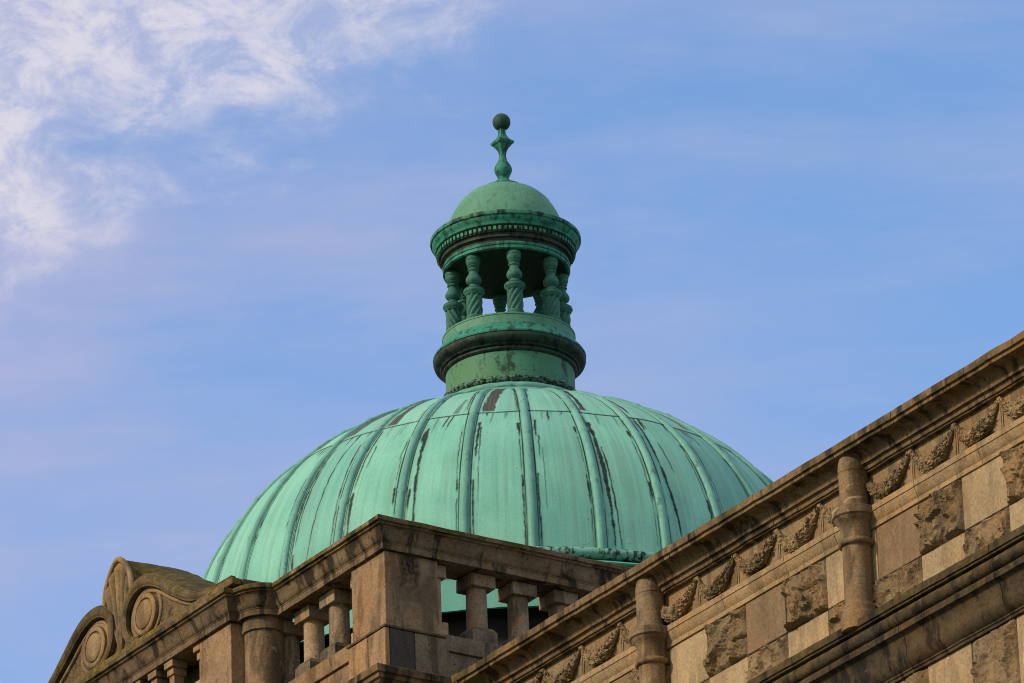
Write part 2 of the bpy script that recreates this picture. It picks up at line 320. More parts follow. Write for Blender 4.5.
    def sweep(s, prof, path, stones=None, gap=.007, step=.12, wob=.003):
        """prof: closed outline [(out, z)]; path: plan polyline, outward = left of travel; stones: joint distances"""
        pts = [Vector((p[0], p[1])) for p in path]
        seg = [(pts[i+1]-pts[i]).length for i in range(len(pts)-1)]; cum = [0]
        for l in seg: cum.append(cum[-1]+l)
        L = cum[-1]
        nrm = []
        for i in range(len(pts)-1):
            d = (pts[i+1]-pts[i]).normalized(); nrm.append(Vector((-d.y, d.x)))
        joints = [0]+sorted(j for j in (stones or []) if 0 < j < L)+[L]
        for ja, jb in zip(joints[:-1], joints[1:]):
            a = ja+(gap/2 if ja > 0 else 0); b = jb-(gap/2 if jb < L else 0)
            off = random.uniform(-.002, .002)
            ss = [a]
            for i in range(1, len(pts)-1):
                if a+1e-4 < cum[i] < b-1e-4: ss.append(cum[i])
            ss.append(b); dense = []
            for u, v in zip(ss[:-1], ss[1:]):
                k = max(1, int((v-u)/step))
                dense += [u+(v-u)*q/k for q in range(k)]
            dense.append(b); rows = []
            for sv in dense:
                i = min(max(0, next((q for q in range(len(seg)) if cum[q+1] >= sv-1e-6), len(seg)-1)), len(seg)-1)
                p = pts[i]+(pts[i+1]-pts[i])*((sv-cum[i])/seg[i]); n_ = nrm[i]
                if abs(sv-cum[i+1]) < 1e-5 and i+1 < len(nrm):
                    m_ = (nrm[i]+nrm[i+1]).normalized(); n_ = m_/max(.3, m_.dot(nrm[i]))
                row = []
                for (o, z) in prof:
                    q = p+n_*(o+(off if o > .01 else 0)); q3 = Vector((q.x, q.y, z))
                    if o > .005:
                        q3 += Vector((mn.noise(q3*5)*wob, mn.noise(q3*5+Vector((9,0,0)))*wob, mn.noise(q3*4+Vector((0,9,0)))*wob))
                    row.append(q3)
                rows.append(row)
            m = len(prof); V_ = [q for r in rows for q in r]
            F_ = [(i*m+k, i*m+(k+1)%m, (i+1)*m+(k+1)%m, (i+1)*m+k) for i in range(len(rows)-1) for k in range(m)]
            F_ += [tuple(range(m))[::-1], tuple((len(rows)-1)*m+k for k in range(m))]
            s.add(V_, F_)
    def obj(s, name, mat, parent=None, origin=None, smooth=35, bevel=0, label=None, recalc=True):
        me = bpy.data.meshes.new(name)
        po = ORI.get(parent.name, Vector((0,0,0))) if parent else Vector((0,0,0))
        og = Vector(origin) if origin is not None else po
        me.from_pydata([(a-og.x, b-og.y, c-og.z) for a, b, c in s.v], [], s.f); me.update()
        if recalc:
            import bmesh
            bm = bmesh.new(); bm.from_mesh(me); bmesh.ops.recalc_face_normals(bm, faces=bm.faces); bm.to_mesh(me); bm.free()
        if smooth:
            me.polygons.foreach_set('use_smooth', [True]*len(me.polygons)); me.set_sharp_from_angle(angle=R_(smooth))
        me.materials.append(mat)
        o = bpy.data.objects.new(name, me); COL.objects.link(o)
        if parent: o.parent = parent
        o.location = og-po; ORI[o.name] = og
        if bevel:
            md = o.modifiers.new('bevel', 'BEVEL'); md.width = bevel; md.segments = 2; md.limit_method = 'ANGLE'; md.angle_limit = R_(40)
        if label: o['label'] = label
        return o
def thing(name, label, cat, loc):
    o = bpy.data.objects.new(name, None); COL.objects.link(o); o.location = loc; ORI[o.name] = Vector(loc)
    o['label'] = label; o['category'] = cat; return o
def dup(src, parent, delta):
    """copy a part and its sub-parts, moved by delta in world space"""
    c = src.copy(); COL.objects.link(c); c.parent = parent; c.location = src.location+Vector(delta)
    ORI[c.name] = ORI[src.name]+Vector(delta)
    for ch in src.children:
        d = ch.copy(); COL.objects.link(d); d.parent = c; ORI[d.name] = ORI[ch.name]+Vector(delta)
    return c

# ------------------------------------------------------------------ ground
g = MB(); g.add([(-2500,-2500,0),(2500,-2500,0),(2500,2500,0),(-2500,2500,0)], [(0,1,2,3)])
o = g.obj('ground', M_grass, smooth=0); o['kind'] = 'structure'
g = MB(); g.add([(-9,-40,.004),(.3,-40,.004),(.3,30,.004),(-9,30,.004)], [(0,1,2,3)])
o = g.obj('paving', M_pave, smooth=0); o['kind'] = 'structure'

# ================================================================== TOWER WITH DOME
tower = thing('domed_tower', 'square stone tower carrying the ribbed green copper dome, its lantern and the balustrade around it', 'tower', (4.81, 4.81, 0))
AX, AY = 4.81, 4.81
S_ = 9.62
COLC = (-.045, 2.42)      # engaged round column at the inner corner
PX = -.39                  # face of the projecting pediment bay
# plan of the parapet face, travelling from the far right end round the corner to the left
arc = []
rc = .245
a_start = math.asin(max(-1, min(1, (0-COLC[0])/rc)))          # where x = 0
for k in range(13):
    a = -PI/2+.19-(k/12.0)*(PI/2+.19+.35)                       # from just right of -Y round to -X
    arc.append((COLC[0]+rc*math.cos(a), COLC[1]+rc*math.sin(a)))
plan = [(S_, 0), (0, 0), (0, arc[0][1])]+arc[0:]+[(-.39+.05, 2.535)]
plan = [(S_, 0), (0, 0)]+[p for p in arc]
plan[2] = (0, arc[0][1])
last = arc[-1]
plan = plan[:-1]+[(COLC[0]-rc*.97, 2.545), (PX, 2.545), (PX, 7.26), (0, 7.26), (0, S_)]

# body walls down to the ground
b = MB(); b.box(0, 0, 0, S_, S_, 27.6)
b.box(PX, 2.545, 0, .3, 7.26, 27.6)
body = b.obj('wall', ST['smooth'], tower, smooth=0)
# main cornice of the block
corn_prof = [(-.35, 28.12), (.24, 28.12), (.305, 28.095), (.315, 28.085), (.315, 28.01), (.29, 28.0), (.285, 27.955), (.262, 27.95),
             (.25, 27.925), (.225, 27.905), (.18, 27.893), (.14, 27.885), (.115, 27.875), (.10, 27.86), (.10, 27.835), (.085, 27.83), (.08, 27.78), (.0, 27.775), (-.35, 27.775)]
b = MB(); b.sweep(corn_prof, [(1.35, 0), (0, 0), (0, 2.2), (PX, 2.2), (PX, 7.6), (0, 7.6), (0, S_)], [1.0, 1.9, 2.9, 5.2, 6.4, 7.6, 8.8])
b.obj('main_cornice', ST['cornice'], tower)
b = MB(); b.box(.05, .05, 27.6, S_-.05, S_-.05, 28.6); b.obj('roof', M_lead, tower, smooth=0)
b = MB()
b.box(.0, .0, 27.6, S_, .3, 28.2); b.box(.0, .3, 27.6, .3, S_, 28.2); b.box(PX, 2.2, 27.6, .0, 7.6, 28.2)
b.obj('parapet_base', ST['plinth'], tower, smooth=0)

# plinth stones under the balustrade
pw = .045
def stone(name, x0, y0, z0, x1, y1, z1, mat, bev=.012, label=None):
    b = MB(); b.box(x0, y0, z0, x1, y1, z1); o = b.obj(name, mat, tower, smooth=0, bevel=bev, label=label); return o
stone('plinth_stone', -pw+.064, -pw, 28.14, .322, .3, 28.640, ST['darkblock'], label='dark grey squared replacement stone')
stone('plinth_stone', -pw, -pw+.001, 28.14, -pw+.060, .300, 28.640, ST['pier'])
stone('plinth_stone', .330, -pw, 28.14, .728, .3, 28.640, ST['plinth'])
stone('plinth_stone', -pw, .305, 28.14, .3, .700, 28.640, ST['pier'])
b = MB(); b.box(-pw-.012, -pw-.012, 28.642, .72, .3, 28.672); b.box(-pw-.012, .3, 28.642, .3, .72, 28.672)
b.obj('plinth_ledge', ST['hood'], tower, smooth=0, bevel=.01)
# recessed panel courses under the balusters (right) and left
def panel_course(axis, a, b_):
    m = MB()
    def bx(u0, u1, z0, z1, d):
        if axis == 'x': m.box(u0, d, z0, u1, .3, z1)
        else: m.box(d, u0, z0, .3, u1, z1)
    bx(a, b_, 28.52, 28.705, -.02); bx(a, b_, 28.14, 28.22, -.02); bx(a, a+.03, 28.22, 28.52, -.02); bx(b_-.03, b_, 28.22, 28.52, -.02)
    bx(a+.03, b_-.03, 28.22, 28.52, .012)
    m.obj('plinth_panel', ST['plinth'] if axis == 'x' else ST['pier'], tower, smooth=0, bevel=.008)
panel_course('x', .734, 2.6); panel_course('x', 2.606, 4.6); panel_course('x', 4.606, 6.6); panel_course('x', 6.606, S_)
panel_course('y', .706, 2.545)
b = MB(); b.box(PX-.03, 2.52, 28.14, .3, 7.29, 28.655); b.obj('plinth_stone', ST['pier'], tower, smooth=0, bevel=.01)

# piers
b = MB(); b.box(0, 0, 28.672, .665, .672, 29.53); b.obj('corner_pier', ST['corner'], tower, smooth=0, bevel=.008)
b = MB(); b.box(PX, 2.545, 28.655, .1, 3.215, 29.53); b.obj('pier', ST['pier'], tower, smooth=0, bevel=.008)
b = MB(); b.box(PX, 6.59, 28.655, .1, 7.26, 29.53); b.obj('pier', ST['pier'], tower, smooth=0, bevel=.008)
b = MB(); b.box(4.9, 0, 28.655, 5.56, .5, 29.53); b.obj('pier', ST['plinth'], tower, smooth=0, bevel=.008)
b = MB(); b.box(8.96, 0, 28.655, S_, .6, 29.53); b.obj('pier', ST['plinth'], tower, smooth=0, bevel=.008)
b = MB(); b.box(0, 7.262, 28.2, .4, S_, 29.53); b.box(.02, 7.262, 29.536, .35, S_-.02, 29.876); b.obj('parapet', ST['plinth'], tower, smooth=0, bevel=.008)
# flat half pilasters against the corner pier
b = MB(); b.box(.667, .10, 28.66, .765, .40, 29.53); b.box(.667, .07, 29.385, .818, .43, 29.527); b.box(.667, .07, 28.707, .825, .43, 28.88)
b.obj('pilaster', ST['baluster'], tower, smooth=0, bevel=.008)
b = MB(); b.box(.10, .674, 28.66, .40, .765, 29.53); b.box(.07, .674, 29.385, .43, .812, 29.527); b.box(.07, .674, 28.707, .43, .822, 28.88)
b.obj('pilaster', ST['baluster'], tower, smooth=0, bevel=.008)

# balusters: round shaft, square cap and base
def baluster(cx, cy):
    b = MB(); b.lathe(cx, cy, [(.122, 28.86), (.120, 28.90), (.115, 28.95), (.114, 29.10), (.112, 29.30), (.112, 29.395)], 28)
    sh = b.obj('baluster', ST['baluster'], tower, origin=(cx, cy, 28.655))
    b = MB(); b.box(cx-.155, cy-.155, 29.385, cx+.155, cy+.155, 29.528); b.obj('cap', ST['baluster'], sh, smooth=0, bevel=.008)
    b = MB(); b.box(cx-.155, cy-.155, 28.707, cx+.155, cy+.155, 28.875)
    k = .155; k2 = .122
    b.add([(cx-k, cy-k, 28.875), (cx+k, cy-k, 28.875), (cx+k, cy+k, 28.875), (cx-k, cy+k, 28.875), (cx-k2, cy-k2, 28.925), (cx+k2, cy-k2, 28.925), (cx+k2, cy+k2, 28.925), (cx-k2, cy+k2, 28.925)],
          [(0,1,5,4),(1,2,6,5),(2,3,7,6),(3,0,4,7),(4,5,6,7)])
    b.obj('base_block', ST['plinth'], sh, smooth=0)
    return sh
b0 = baluster(1.29, .235)
for i in range(1, 7): dup(b0, tower, (.525*i, 0, 0))
for i in range(6): dup(b0, tower, (5.98-1.29+.525*i, 0, 0))
bl = baluster(.235, 1.315)
for i in range(1, 3): dup(bl, tower, (0, .525*i, 0))

# engaged round column in the inner angle
b = MB()
b.lathe(*COLC, [(.215, 28.1), (.214, 28.9), (.212, 29.37), (.214, 29.385)], 48)
rcol = b.obj('round_column', ST['column'], tower, label='weathered round column with pale scuffed patches')
b = MB(); b.lathe(*COLC, [(.22, 29.386), (.238, 29.396), (.238, 29.47), (.236, 29.531)], 48); b.obj('cap', ST['column'], rcol)

# coping
def cope(z=0.0, back=-.38):
    return [(back, 29.88+z), (.02, 29.88+z), (.165, 29.85+z), (.178, 29.84+z), (.178, 29.795+z), (.15, 29.788+z), (.148, 29.768+z), (.128, 29.762+z),
            (.112, 29.74+z), (.098, 29.70+z), (.085, 29.66+z), (.072, 29.632+z), (.062, 29.622+z), (.050, 29.612+z), (.050, 29.603+z), (.044, 29.60+z), (.042, 29.534+z), (.0, 29.5345+z), (back, 29.5345+z)]
b = MB(); b.sweep(cope(), [(S_, 0), (0, 0), (0, 2.15)], [1.4, 3.0, 4.5, 6.0, 7.4, 9.05, 10.4], wob=.007)
b.obj('coping', ST['cope'], tower)
cp2 = [p for p in plan if p[1] > 2.0 or p[0] < 0]
cp2 = [(0, 2.153)]+[p for p in plan[2:] if not (p[0] == 0 and p[1] < 2.3)]
prof2 = [(max(o, -.02) if o < 0 else o, z) for o, z in cope(back=-.02)]
b = MB(); b.sweep(prof2, cp2, [1.6, 3.1, 4.6, 6.9, 8.2], wob=.003, step=.15)
b.obj('coping', ST['cope'], tower)
b = MB(); b.box(PX+.015, 2.50, 29.536, .35, 7.24, 29.878); b.box(-.16, 2.22, 29.536, .2, 2.55, 29.876); b.obj('coping_bed', ST['cope'], tower, smooth=0)

# small stepped brackets and sloping sill in the bay under the pediment
b = MB(); b.box(PX+.36, 3.215, 28.655, 0.2, 6.59, 29.53); b.obj('recess_wall', ST['plinth'], tower, smooth=0)
def small_bal(cy):
    x = PX+.05
    b = MB(); b.prism([(cy-.065, 28.95), (cy+.065, 28.95), (cy+.085, 29.1), (cy+.055, 29.26), (cy+.05, 29.36), (cy-.05, 29.36), (cy-.055, 29.26), (cy-.085, 29.1)], 'x', x-.03, x+.10)
    s = b.obj('small_baluster', ST['pier'], tower, origin=(x, cy, 28.95), smooth=0, bevel=.006)
    b = MB(); b.box(x-.075, cy-.092, 29.45, x+.12, cy+.092, 29.530); b.box(x-.05, cy-.07, 29.365, x+.12, cy+.07, 29.435); b.box(x-.02, cy-.06, 29.36, x+.12, cy+.06, 29.45)
    b.obj('cap', ST['pier'], s, smooth=0, bevel=.005); return s
sb = small_bal(3.86)
for i in range(1, 8): dup(sb, tower, (0, .358*i, 0))
b = MB(); b.box(PX+.0, 3.217, 29.455, PX+.16, 3.36, 29.530); b.box(PX+.03, 3.217, 29.36, PX+.16, 3.33, 29.44); b.box(PX+.05, 3.217, 28.9, PX+.16, 3.31, 29.45)
b.obj('pilaster', ST['pier'], tower, smooth=0, bevel=.005)
b = MB(); b.prism([(PX-.02, 29.03), (PX+.13, 29.20), (PX+.13, 28.66), (PX-.02, 28.66)], 'y', 3.217, 6.588); b.obj('sill', ST['smooth'], tower, smooth=0, bevel=.006)

# ---- scrolled pediment ornament
half = [(0, 31.105), (.10, 31.06), (.18, 30.985), (.25, 30.88), (.295, 30.77), (.315, 30.67), (.36, 30.655), (.45, 30.665), (.55, 30.66), (.66, 30.64), (.80, 30.585), (.95, 30.505), (1.08, 30.42),
        (1.22, 30.325), (1.40, 30.20), (1.60, 30.10), (1.80, 30.025), (2.0, 29.985), (2.3, 29.965), (2.56, 29.962)]
YC = 4.9
outl = [(YC-d, z) for d, z in half]+[(YC-2.6, 29.95), (YC-2.6, 29.85), (YC+2.6, 29.85), (YC+2.6, 29.95)]+[(YC+d, z) for d, z in half[::-1][:-1]]
b = MB()
# tympanum slab, built as strips so that the outline stays clean
def strip(h, x0, x1, m):
    n = len(h); V_ = []; F_ = []
    for sgn in (1, -1):
        for i in range(n-1):
            (d0, z0), (d1, z1) = h[i], h[i+1]; o = len(m.v)
            ya, yb = YC-sgn*d0, YC-sgn*d1
            m.add([(x0, ya, 29.85), (x0, yb, 29.85), (x0, yb, z1), (x0, ya, z0), (x1, ya, 29.85), (x1, yb, 29.85), (x1, yb, z1), (x1, ya, z0)],
                  [(0,1,2,3), (7,6,5,4), (3,2,6,7)]+([(1,5,6,2)] if i == n-2 else []))
strip(half, PX-.005, PX+.03, b)
ped = b.obj('pediment', ST['tymp'], tower, smooth=40)
b = MB(); b.box(PX-.115, YC-2.60, 29.878, PX+.0, YC+2.60, 29.955); b.obj('base_course', ST['ledge'], ped, smooth=0, bevel=.015)
# mossy body behind: its back edge stands higher than the front edge
bk = [(0, 31.105), (.12, 31.075), (.245, 31.0), (.36, 30.925), (.48, 30.845), (.68, 30.735), (.90, 30.585), (1.08, 30.455), (1.22, 30.35), (1.40, 30.225), (1.60, 30.12), (1.80, 30.04), (2.0, 29.995), (2.3, 29.97), (2.59, 29.965)]
zf = lambda d: float(np.interp(d, [p[0] for p in half], [p[1] for p in half])); zb = lambda d: float(np.interp(d, [p[0] for p in bk], [p[1] for p in bk]))
ds = np.concatenate([np.linspace(-2.59, -.36, 44), np.linspace(-.34, .34, 35), np.linspace(.36, 2.59, 44)])
b = MB(); V_ = []; F_ = []; K = 12; nd = len(ds)
for i, d in enumerate(ds):
    V_.append((PX+.032, YC-d, 29.85))
    for k in range(K+1):
        x = PX+.032+.748*k/K; u = min(1, k/5); u = u*u*(3-2*u); z = zf(abs(d))*(1-u)+zb(abs(d))*u
        V_.append((x, YC-d, z+.012*mn.noise(Vector((x*6, d*6, z*6)))))
    V_.append((PX+.78, YC-d, 29.85))
m_ = K+3
for i in range(nd-1):
    for k in range(m_-1): F_.append((i*m_+k, (i+1)*m_+k, (i+1)*m_+k+1, i*m_+k+1))
F_ += [tuple(range(m_)), tuple((nd-1)*m_+k for k in range(m_))]
b.add(V_, F_); b.obj('back', ST['hood'], ped, smooth=45)
# S-curved hood mouldings with scroll ends
def curve_pts(ctrl, n=90):
    C_ = [Vector(c) for c in ctrl]; C_ = [C_[0]*2-C_[1]]+C_+[C_[-1]*2-C_[-2]]; out = []
    m = len(C_)-3
    for i in range(n+1):
        u = i/n*m; k = min(int(u), m-1); t = u-k; p0, p1, p2, p3 = C_[k:k+4]
        out.append(.5*((2*p1)+(-p0+p2)*t+(2*p0-5*p1+4*p2-p3)*t*t+(-p0+3*p1-3*p2+p3)*t**3))
    return out
sc_ctrl = [(2.5, 29.985), (2.0, 30.0), (1.60, 30.09), (1.22, 30.31), (.95, 30.49), (.75, 30.585), (.55, 30.625), (.36, 30.60), (.22, 30.51), (.15, 30.38), (.15, 30.23), (.21, 30.09), (.33, 30.0), (.47, 29.985)]
sc_rad = [.03, .045, .06, .07, .075, .075, .07, .07, .065, .06, .055, .05, .045, .04]
for sgn in (1, -1):
    P2 = curve_pts([(d, z, 0) for d, z in sc_ctrl]); R2 = np.interp(np.linspace(0, len(sc_rad)-1, len(P2)), range(len(sc_rad)), sc_rad)
    b = MB(); b.tube([(PX-.035+.01*0, YC-sgn*p.x, p.y) for p in P2], list(R2), 12, up=Vector((1,0,0)))
    off = []
    for i, p in enumerate(P2):
        t_ = (P2[min(i+1, len(P2)-1)]-P2[max(i-1, 0)]).normalized(); off.append(Vector((-t_.y, t_.x, 0)))
    for q in (-1, 1):
        b.tube([(PX-.052-R2[i]*.25, YC-sgn*(p.x+off[i].x*q*R2[i]*.80), p.y+off[i].y*q*R2[i]*.80) for i, p in enumerate(P2)], [max(.008, r*.20) for r in R2], 8, up=Vector((1,0,0)))
    b.obj('scroll_moulding', ST['hood'], ped, smooth=60)
    # thin inner fillet
    b = MB()
    in_ctrl = [(1.75, 29.97), (1.45, 30.07), (1.15, 30.23), (.93, 30.37), (.75, 30.465), (.58, 30.50), (.42, 30.46), (.31, 30.36), (.27, 30.24), (.30, 30.12), (.40, 30.02)]
    P2 = curve_pts([(d, z, 0) for d, z in in_ctrl]); b.tube([(PX-.012, YC-sgn*p.x, p.y) for p in P2], .026, 8, up=Vector((1,0,0)))
    # ring round the medallion
    cy = YC-sgn*.57; cz = 30.245
    b.tube([(PX-.008, cy+.318*math.cos(a), cz+.29*math.sin(a)) for a in np.linspace(0, 2*PI, 49)], .024, 8, up=Vector((1,0,0)), caps=False)
    b.obj('fillet', ST['shell'], ped, smooth=60)
    b = MB()
    prof = [(.245, 0), (.245, .035), (.232, .048), (.215, .05), (.190, .045), (.182, .018), (.178, .018), (.172, .04), (.16, .052), (.10, .062), (.0, .066)]
    V_ = []; F_ = []; nn = 48
    for (r, h) in prof:
        for k in range(nn):
            a = 2*PI*k/nn; V_.append((PX-.01-h, cy+r*math.cos(a), cz+r*math.sin(a)*.97))
    for j in range(len(prof)-1):
        for k in range(nn): F_.append((j*nn+k, j*nn+(k+1)%nn, (j+1)*nn+(k+1)%nn, (j+1)*nn+k))
    b.add(V_, F_); b.obj('medallion', ST['shell'], ped, smooth=40)
# fan shell between the scrolls
b = MB(); nu, nv = 130, 26; V_ = []; F_ = []
def arch_r(th):
    # distance from (0, 29.93) to the arch outline in direction th
    c = abs(math.sin(th)); R0 = 1.165
    lo, hi = 0, R0
    for _ in range(24):
        m_ = (lo+hi)/2; d = m_*c; z = 29.93+m_*math.cos(th)
        zz = np.interp(d, [p[0] for p in half[:6]], [p[1] for p in half[:6]]) if d < .30 else -1
        if z < zz-.03: lo = m_
        else: hi = m_
    return lo
TH = .34
for i in range(nu+1):
    th = -TH+2*TH*i/nu; rr = arch_r(th)
    for j in range(nv+1):
        v = j/nv; r = rr*v; fl = abs(math.cos(PI*th/(.40*TH)))**.55
        x = PX-.008-(.004+.085*fl)*(.25+.75*v)*(1-max(0, (v-.93)/.07)*.8)
        V_.append((x, YC+r*math.sin(th), 29.93+r*math.cos(th)))
for i in range(nu):
    for j in range(nv): F_.append((i*(nv+1)+j, (i+1)*(nv+1)+j, (i+1)*(nv+1)+j+1, i*(nv+1)+j+1))
b.add(V_, F_); b.obj('shell_ornament', ST['shell'], ped, smooth=70)
b = MB(); P2 = curve_pts([(YC-.30, 30.66, 0), (YC-.285, 30.78), (YC-.24, 30.885), (YC-.17, 30.98), (YC-.09, 31.055), (YC, 31.095), (YC+.09, 31.055), (YC+.17, 30.98), (YC+.24, 30.885), (YC+.285, 30.78), (YC+.30, 30.66)] if False else
     [(YC-.315, 30.60, 0), (YC-.30, 30.66, 0), (YC-.285, 30.78, 0), (YC-.24, 30.885, 0), (YC-.17, 30.98, 0), (YC-.09, 31.055, 0), (YC, 31.095, 0), (YC+.09, 31.055, 0), (YC+.17, 30.98, 0), (YC+.24, 30.885, 0), (YC+.285, 30.78, 0), (YC+.30, 30.66, 0), (YC+.315, 30.60, 0)])
b.tube([(PX-.050, p.x, p.y) for p in P2], [.034*min(1, .35+min(i, len(P2)-1-i)/9) for i in range(len(P2))], 8, up=Vector((1,0,0))); b.obj('arch_rim', ST['shell'], ped, smooth=60)

# ---- dome
RD, Z0, HD = 3.882, 30.53, 3.275
NR = 32; AZ0 = R_(-120.3); DA = 2*PI/NR
def dome_pt(az, t, dr=0.0):
    n = Vector((math.cos(t)/RD, math.sin(t)/HD)); n.normalize()
    r = RD*math.cos(t)+dr*n.x; z = Z0+HD*math.sin(t)+dr*n.y
    return (AX+r*math.cos(az), AY+r*math.sin(az), z)
# drum below
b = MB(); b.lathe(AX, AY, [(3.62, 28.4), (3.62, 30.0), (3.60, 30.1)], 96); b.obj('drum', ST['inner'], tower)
b = MB(); b.lathe(AX, AY, [(4.12, 28.55), (4.12, 29.26), (4.10, 29.30), (3.64, 29.38)], 96); b.obj('drum_flashing', CU_['lantern'], tower)
b = MB(); b.lathe(AX, AY, [(3.70, 30.35), (3.86, 29.96), (3.87, 29.93), (3.895, 29.935), (3.895, 30.0), (3.885, 30.38), (3.93, 30.405), (4.0, 30.415), (4.01, 30.43), (3.95, 30.47), (3.86, 30.50)], 192,
        flute=lambda a, r, z: r+(.012 if abs(((a-AZ0)/DA*2+.5) % 1-.5) < .06 and z < 30.39 and r > 3.88 else 0))
b.obj('dome_skirt', CU_['dome'], tower)
# shell: dense on the side the photo shows, coarse behind
front = [k for k in range(NR) if math.cos(AZ0+(k+.5)*DA-R_(-123.3)) > -.02]
T_TOP = R_(78); LAP = R_(41)
ts = np.concatenate([np.linspace(0, LAP-.0006, 190), np.linspace(LAP+.0006, T_TOP, 150)])
azs = []
for k in range(NR):
    m = 84 if k in front else 8
    azs += [AZ0+(k+i/m)*DA for i in range(m)]
azs = np.array(azs); NA = len(azs); NTt = len(ts)
A_, T_ = np.meshgrid(azs, ts, indexing='ij')
dr = np.where(T_ > LAP, .007, 0.0)
nx = np.cos(T_)/RD; nz = np.sin(T_)/HD; nl = np.hypot(nx, nz); nx /= nl; nz /= nl
# gentle dents between the ribs
U_ = ((A_-AZ0)/DA) % 1.0; Kb = np.floor((A_-AZ0)/DA+1e-6).astype(int)
rng = np.random.RandomState(3)
dent = .010*np.sin(PI*U_)*np.sin(T_*9+rng.rand(64)[Kb]*6)
rr_ = RD*np.cos(T_)+(dr+dent)*nx; zz_ = Z0+HD*np.sin(T_)+(dr+dent)*nz
X_ = AX+rr_*np.cos(A_); Y_ = AY+rr_*np.sin(A_)
# stains: arrays in metres from each rib and degrees of elevation
wbay = RD*np.cos(T_)*DA; Td = np.degrees(T_)
stain = np.zeros_like(A_); bare = np.zeros_like(A_); pale = np.zeros_like(A_); halo = np.zeros_like(A_)
def n2(x, y, s=0):
    """cheap value noise"""
    x = x+s*17.3; y = y+s*9.1
    xi = np.floor(x).astype(int); yi = np.floor(y).astype(int); fx = x-xi; fy = y-yi; fx = fx*fx*(3-2*fx); fy = fy*fy*(3-2*fy)
    def h(a, b): 
        v = np.sin(a*127.1+b*311.7)*43758.5453; return v-np.floor(v)
    return (h(xi, yi)*(1-fx)+h(xi+1, yi)*fx)*(1-fy)+(h(xi, yi+1)*(1-fx)+h(xi+1, yi+1)*fx)*fy
def doff(k, sel=slice(None)):
    """signed distance in metres from rib k (positive = towards rising azimuth)"""
    d = (A_[sel]-(AZ0+k*DA)+PI) % (2*PI)-PI; return d*RD*np.cos(T_[sel])
def near(k):
    return np.where(np.abs((azs-(AZ0+k*DA)+PI) % (2*PI)-PI) < 1.15*DA)[0]
def streak(k, o0, t0, o1, t1, wd, s=1.0, target='stain', ragged=.6, seed=0):
    """streak from elevation t0 (top) at offset o0 down to t1 at o1"""
    sel = near(k); d = doff(k, sel); td = Td[sel]; z_ = td*0
    u = np.clip((t0-td)/(t0-t1), 0, 1); c = o0+(o1-o0)*u+.012*(n2(td*.8, z_+k, seed+9)-.5)
    wd = wd*.72; wv = wd*(.55+.9*n2(td*.55, z_+k*3.3, seed+1))*(1-.75*u**3)
    wv = wv+wd*ragged*(n2(td*2.3, z_+k, seed+5)-.5)
    m = np.clip((wv-np.abs(d-c))/.008+.5, 0, 1)
    fade = np.clip((t0-td)/.4, 0, 1)*np.clip((td-t1)/1.2, 0, 1)
    m = m*fade*s*(.88+.12*n2(td*1.7, d*60, seed+3))
    if target == 'stain':
        halo[sel] = np.maximum(halo[sel], np.exp(-((d-c)/(wd*1.3+.010))**2)*fade*s*.28*(.4+.6*n2(td*.9, d*30, seed+2)))
    arr = {'stain': stain, 'bare': bare, 'pale': pale}[target]
    arr[sel] = np.maximum(arr[sel], m)
ST_LIST = [
 (0, .10, 37, .10, 30, .022), (0, -.085, 36, -.085, 30, .020), (0, .125, 31, .125, 23, .008), (0, -.09, 30, -.09, 20, .006), (0, .085, 19.5, .085, 8, .013), (0, -.085, 19, -.09, 6, .014), (0, .16, 27, .17, 10, .004), (0, .09, 9, .10, 1, .012), (0, -.085, 8, -.085, 0, .010),
 (1, .09, 37, .16, 2, .030), (1, .15, 28, .24, 0, .014), (1, -.085, 34.5, -.09, 31, .022), (1, -.085, 19.5, -.09, 11, .016), (1, -.09, 31, -.09, 19, .005), (1, -.09, 11, -.09, 0, .006),
 (2, .11, 41, .14, 22, .020), (2, .14, 24, .22, 3, .022), (2, .24, 32, .30, 22, .010), (2, -.085, 35, -.09, 31.5, .026), (2, -.085, 19, -.085, 14, .024), (2, -.10, 31, -.10, 3, .007),
 (3, -.085, 33, -.085, 30, .022), (3, -.085, 17, -.085, 8, .018), (3, .09, 34, .12, 12, .006), (3, .085, 12, .09, 5, .010), (3, -.095, 30, -.095, 16, .006),
 (4, -.08, 33, -.085, 29, .018), (4, -.09, 29, -.09, 12, .007), (4, .09, 30, .10, 14, .006), (5, -.08, 32, -.08, 28, .016), (5, .08, 31, .09, 10, .008), (6, -.08, 31, -.08, 12, .010),
 (-1, .10, 37, .10, 24, .020), (-1, .13, 35, .14, 22, .010), (-1, -.09, 34, -.10, 18, .008), (-1, .14, 22, .15, 12, .005), (-1, -.09, 19, -.09, 15, .016), (-1, .09, 18.5, .10, 2, .014), (-1, -.09, 14, -.09, 2, .006),
 (-2, .12, 37, .18, 5, .026), (-2, .10, 36, .10, 31, .022), (-2, -.09, 33, -.11, 26, .010), (-2, -.09, 19, -.09, 14, .018), (-2, .09, 18, .09, 12, .018), (-2, -.09, 28, -.09, 20, .005),
 (-3, .09, 40, .10, 20, .012), (-3, .10, 20, .12, 5, .024), (-3, -.10, 36, -.10, 4, .011), (-3, .15, 34, .17, 26, .008),
 (-4, .09, 38, .09, 6, .018), (-4, .12, 33, .13, 10, .012), (-4, .36, 40, .33, 0, .010), (-4, -.09, 30, -.09, 16, .010), (-4, .12, 9, .12, 0, .020),
 (-5, .09, 36, .09, 2, .014), (-5, -.085, 25, -.085, 4, .007), (-6, .09, 36, .09, 2, .016), (-6, .13, 30, .13, 3, .008), (-7, .09, 36, .09, 2, .018), (-7, .14, 34, .15, 6, .009), (-8, .08, 36, .08, 2, .014)]
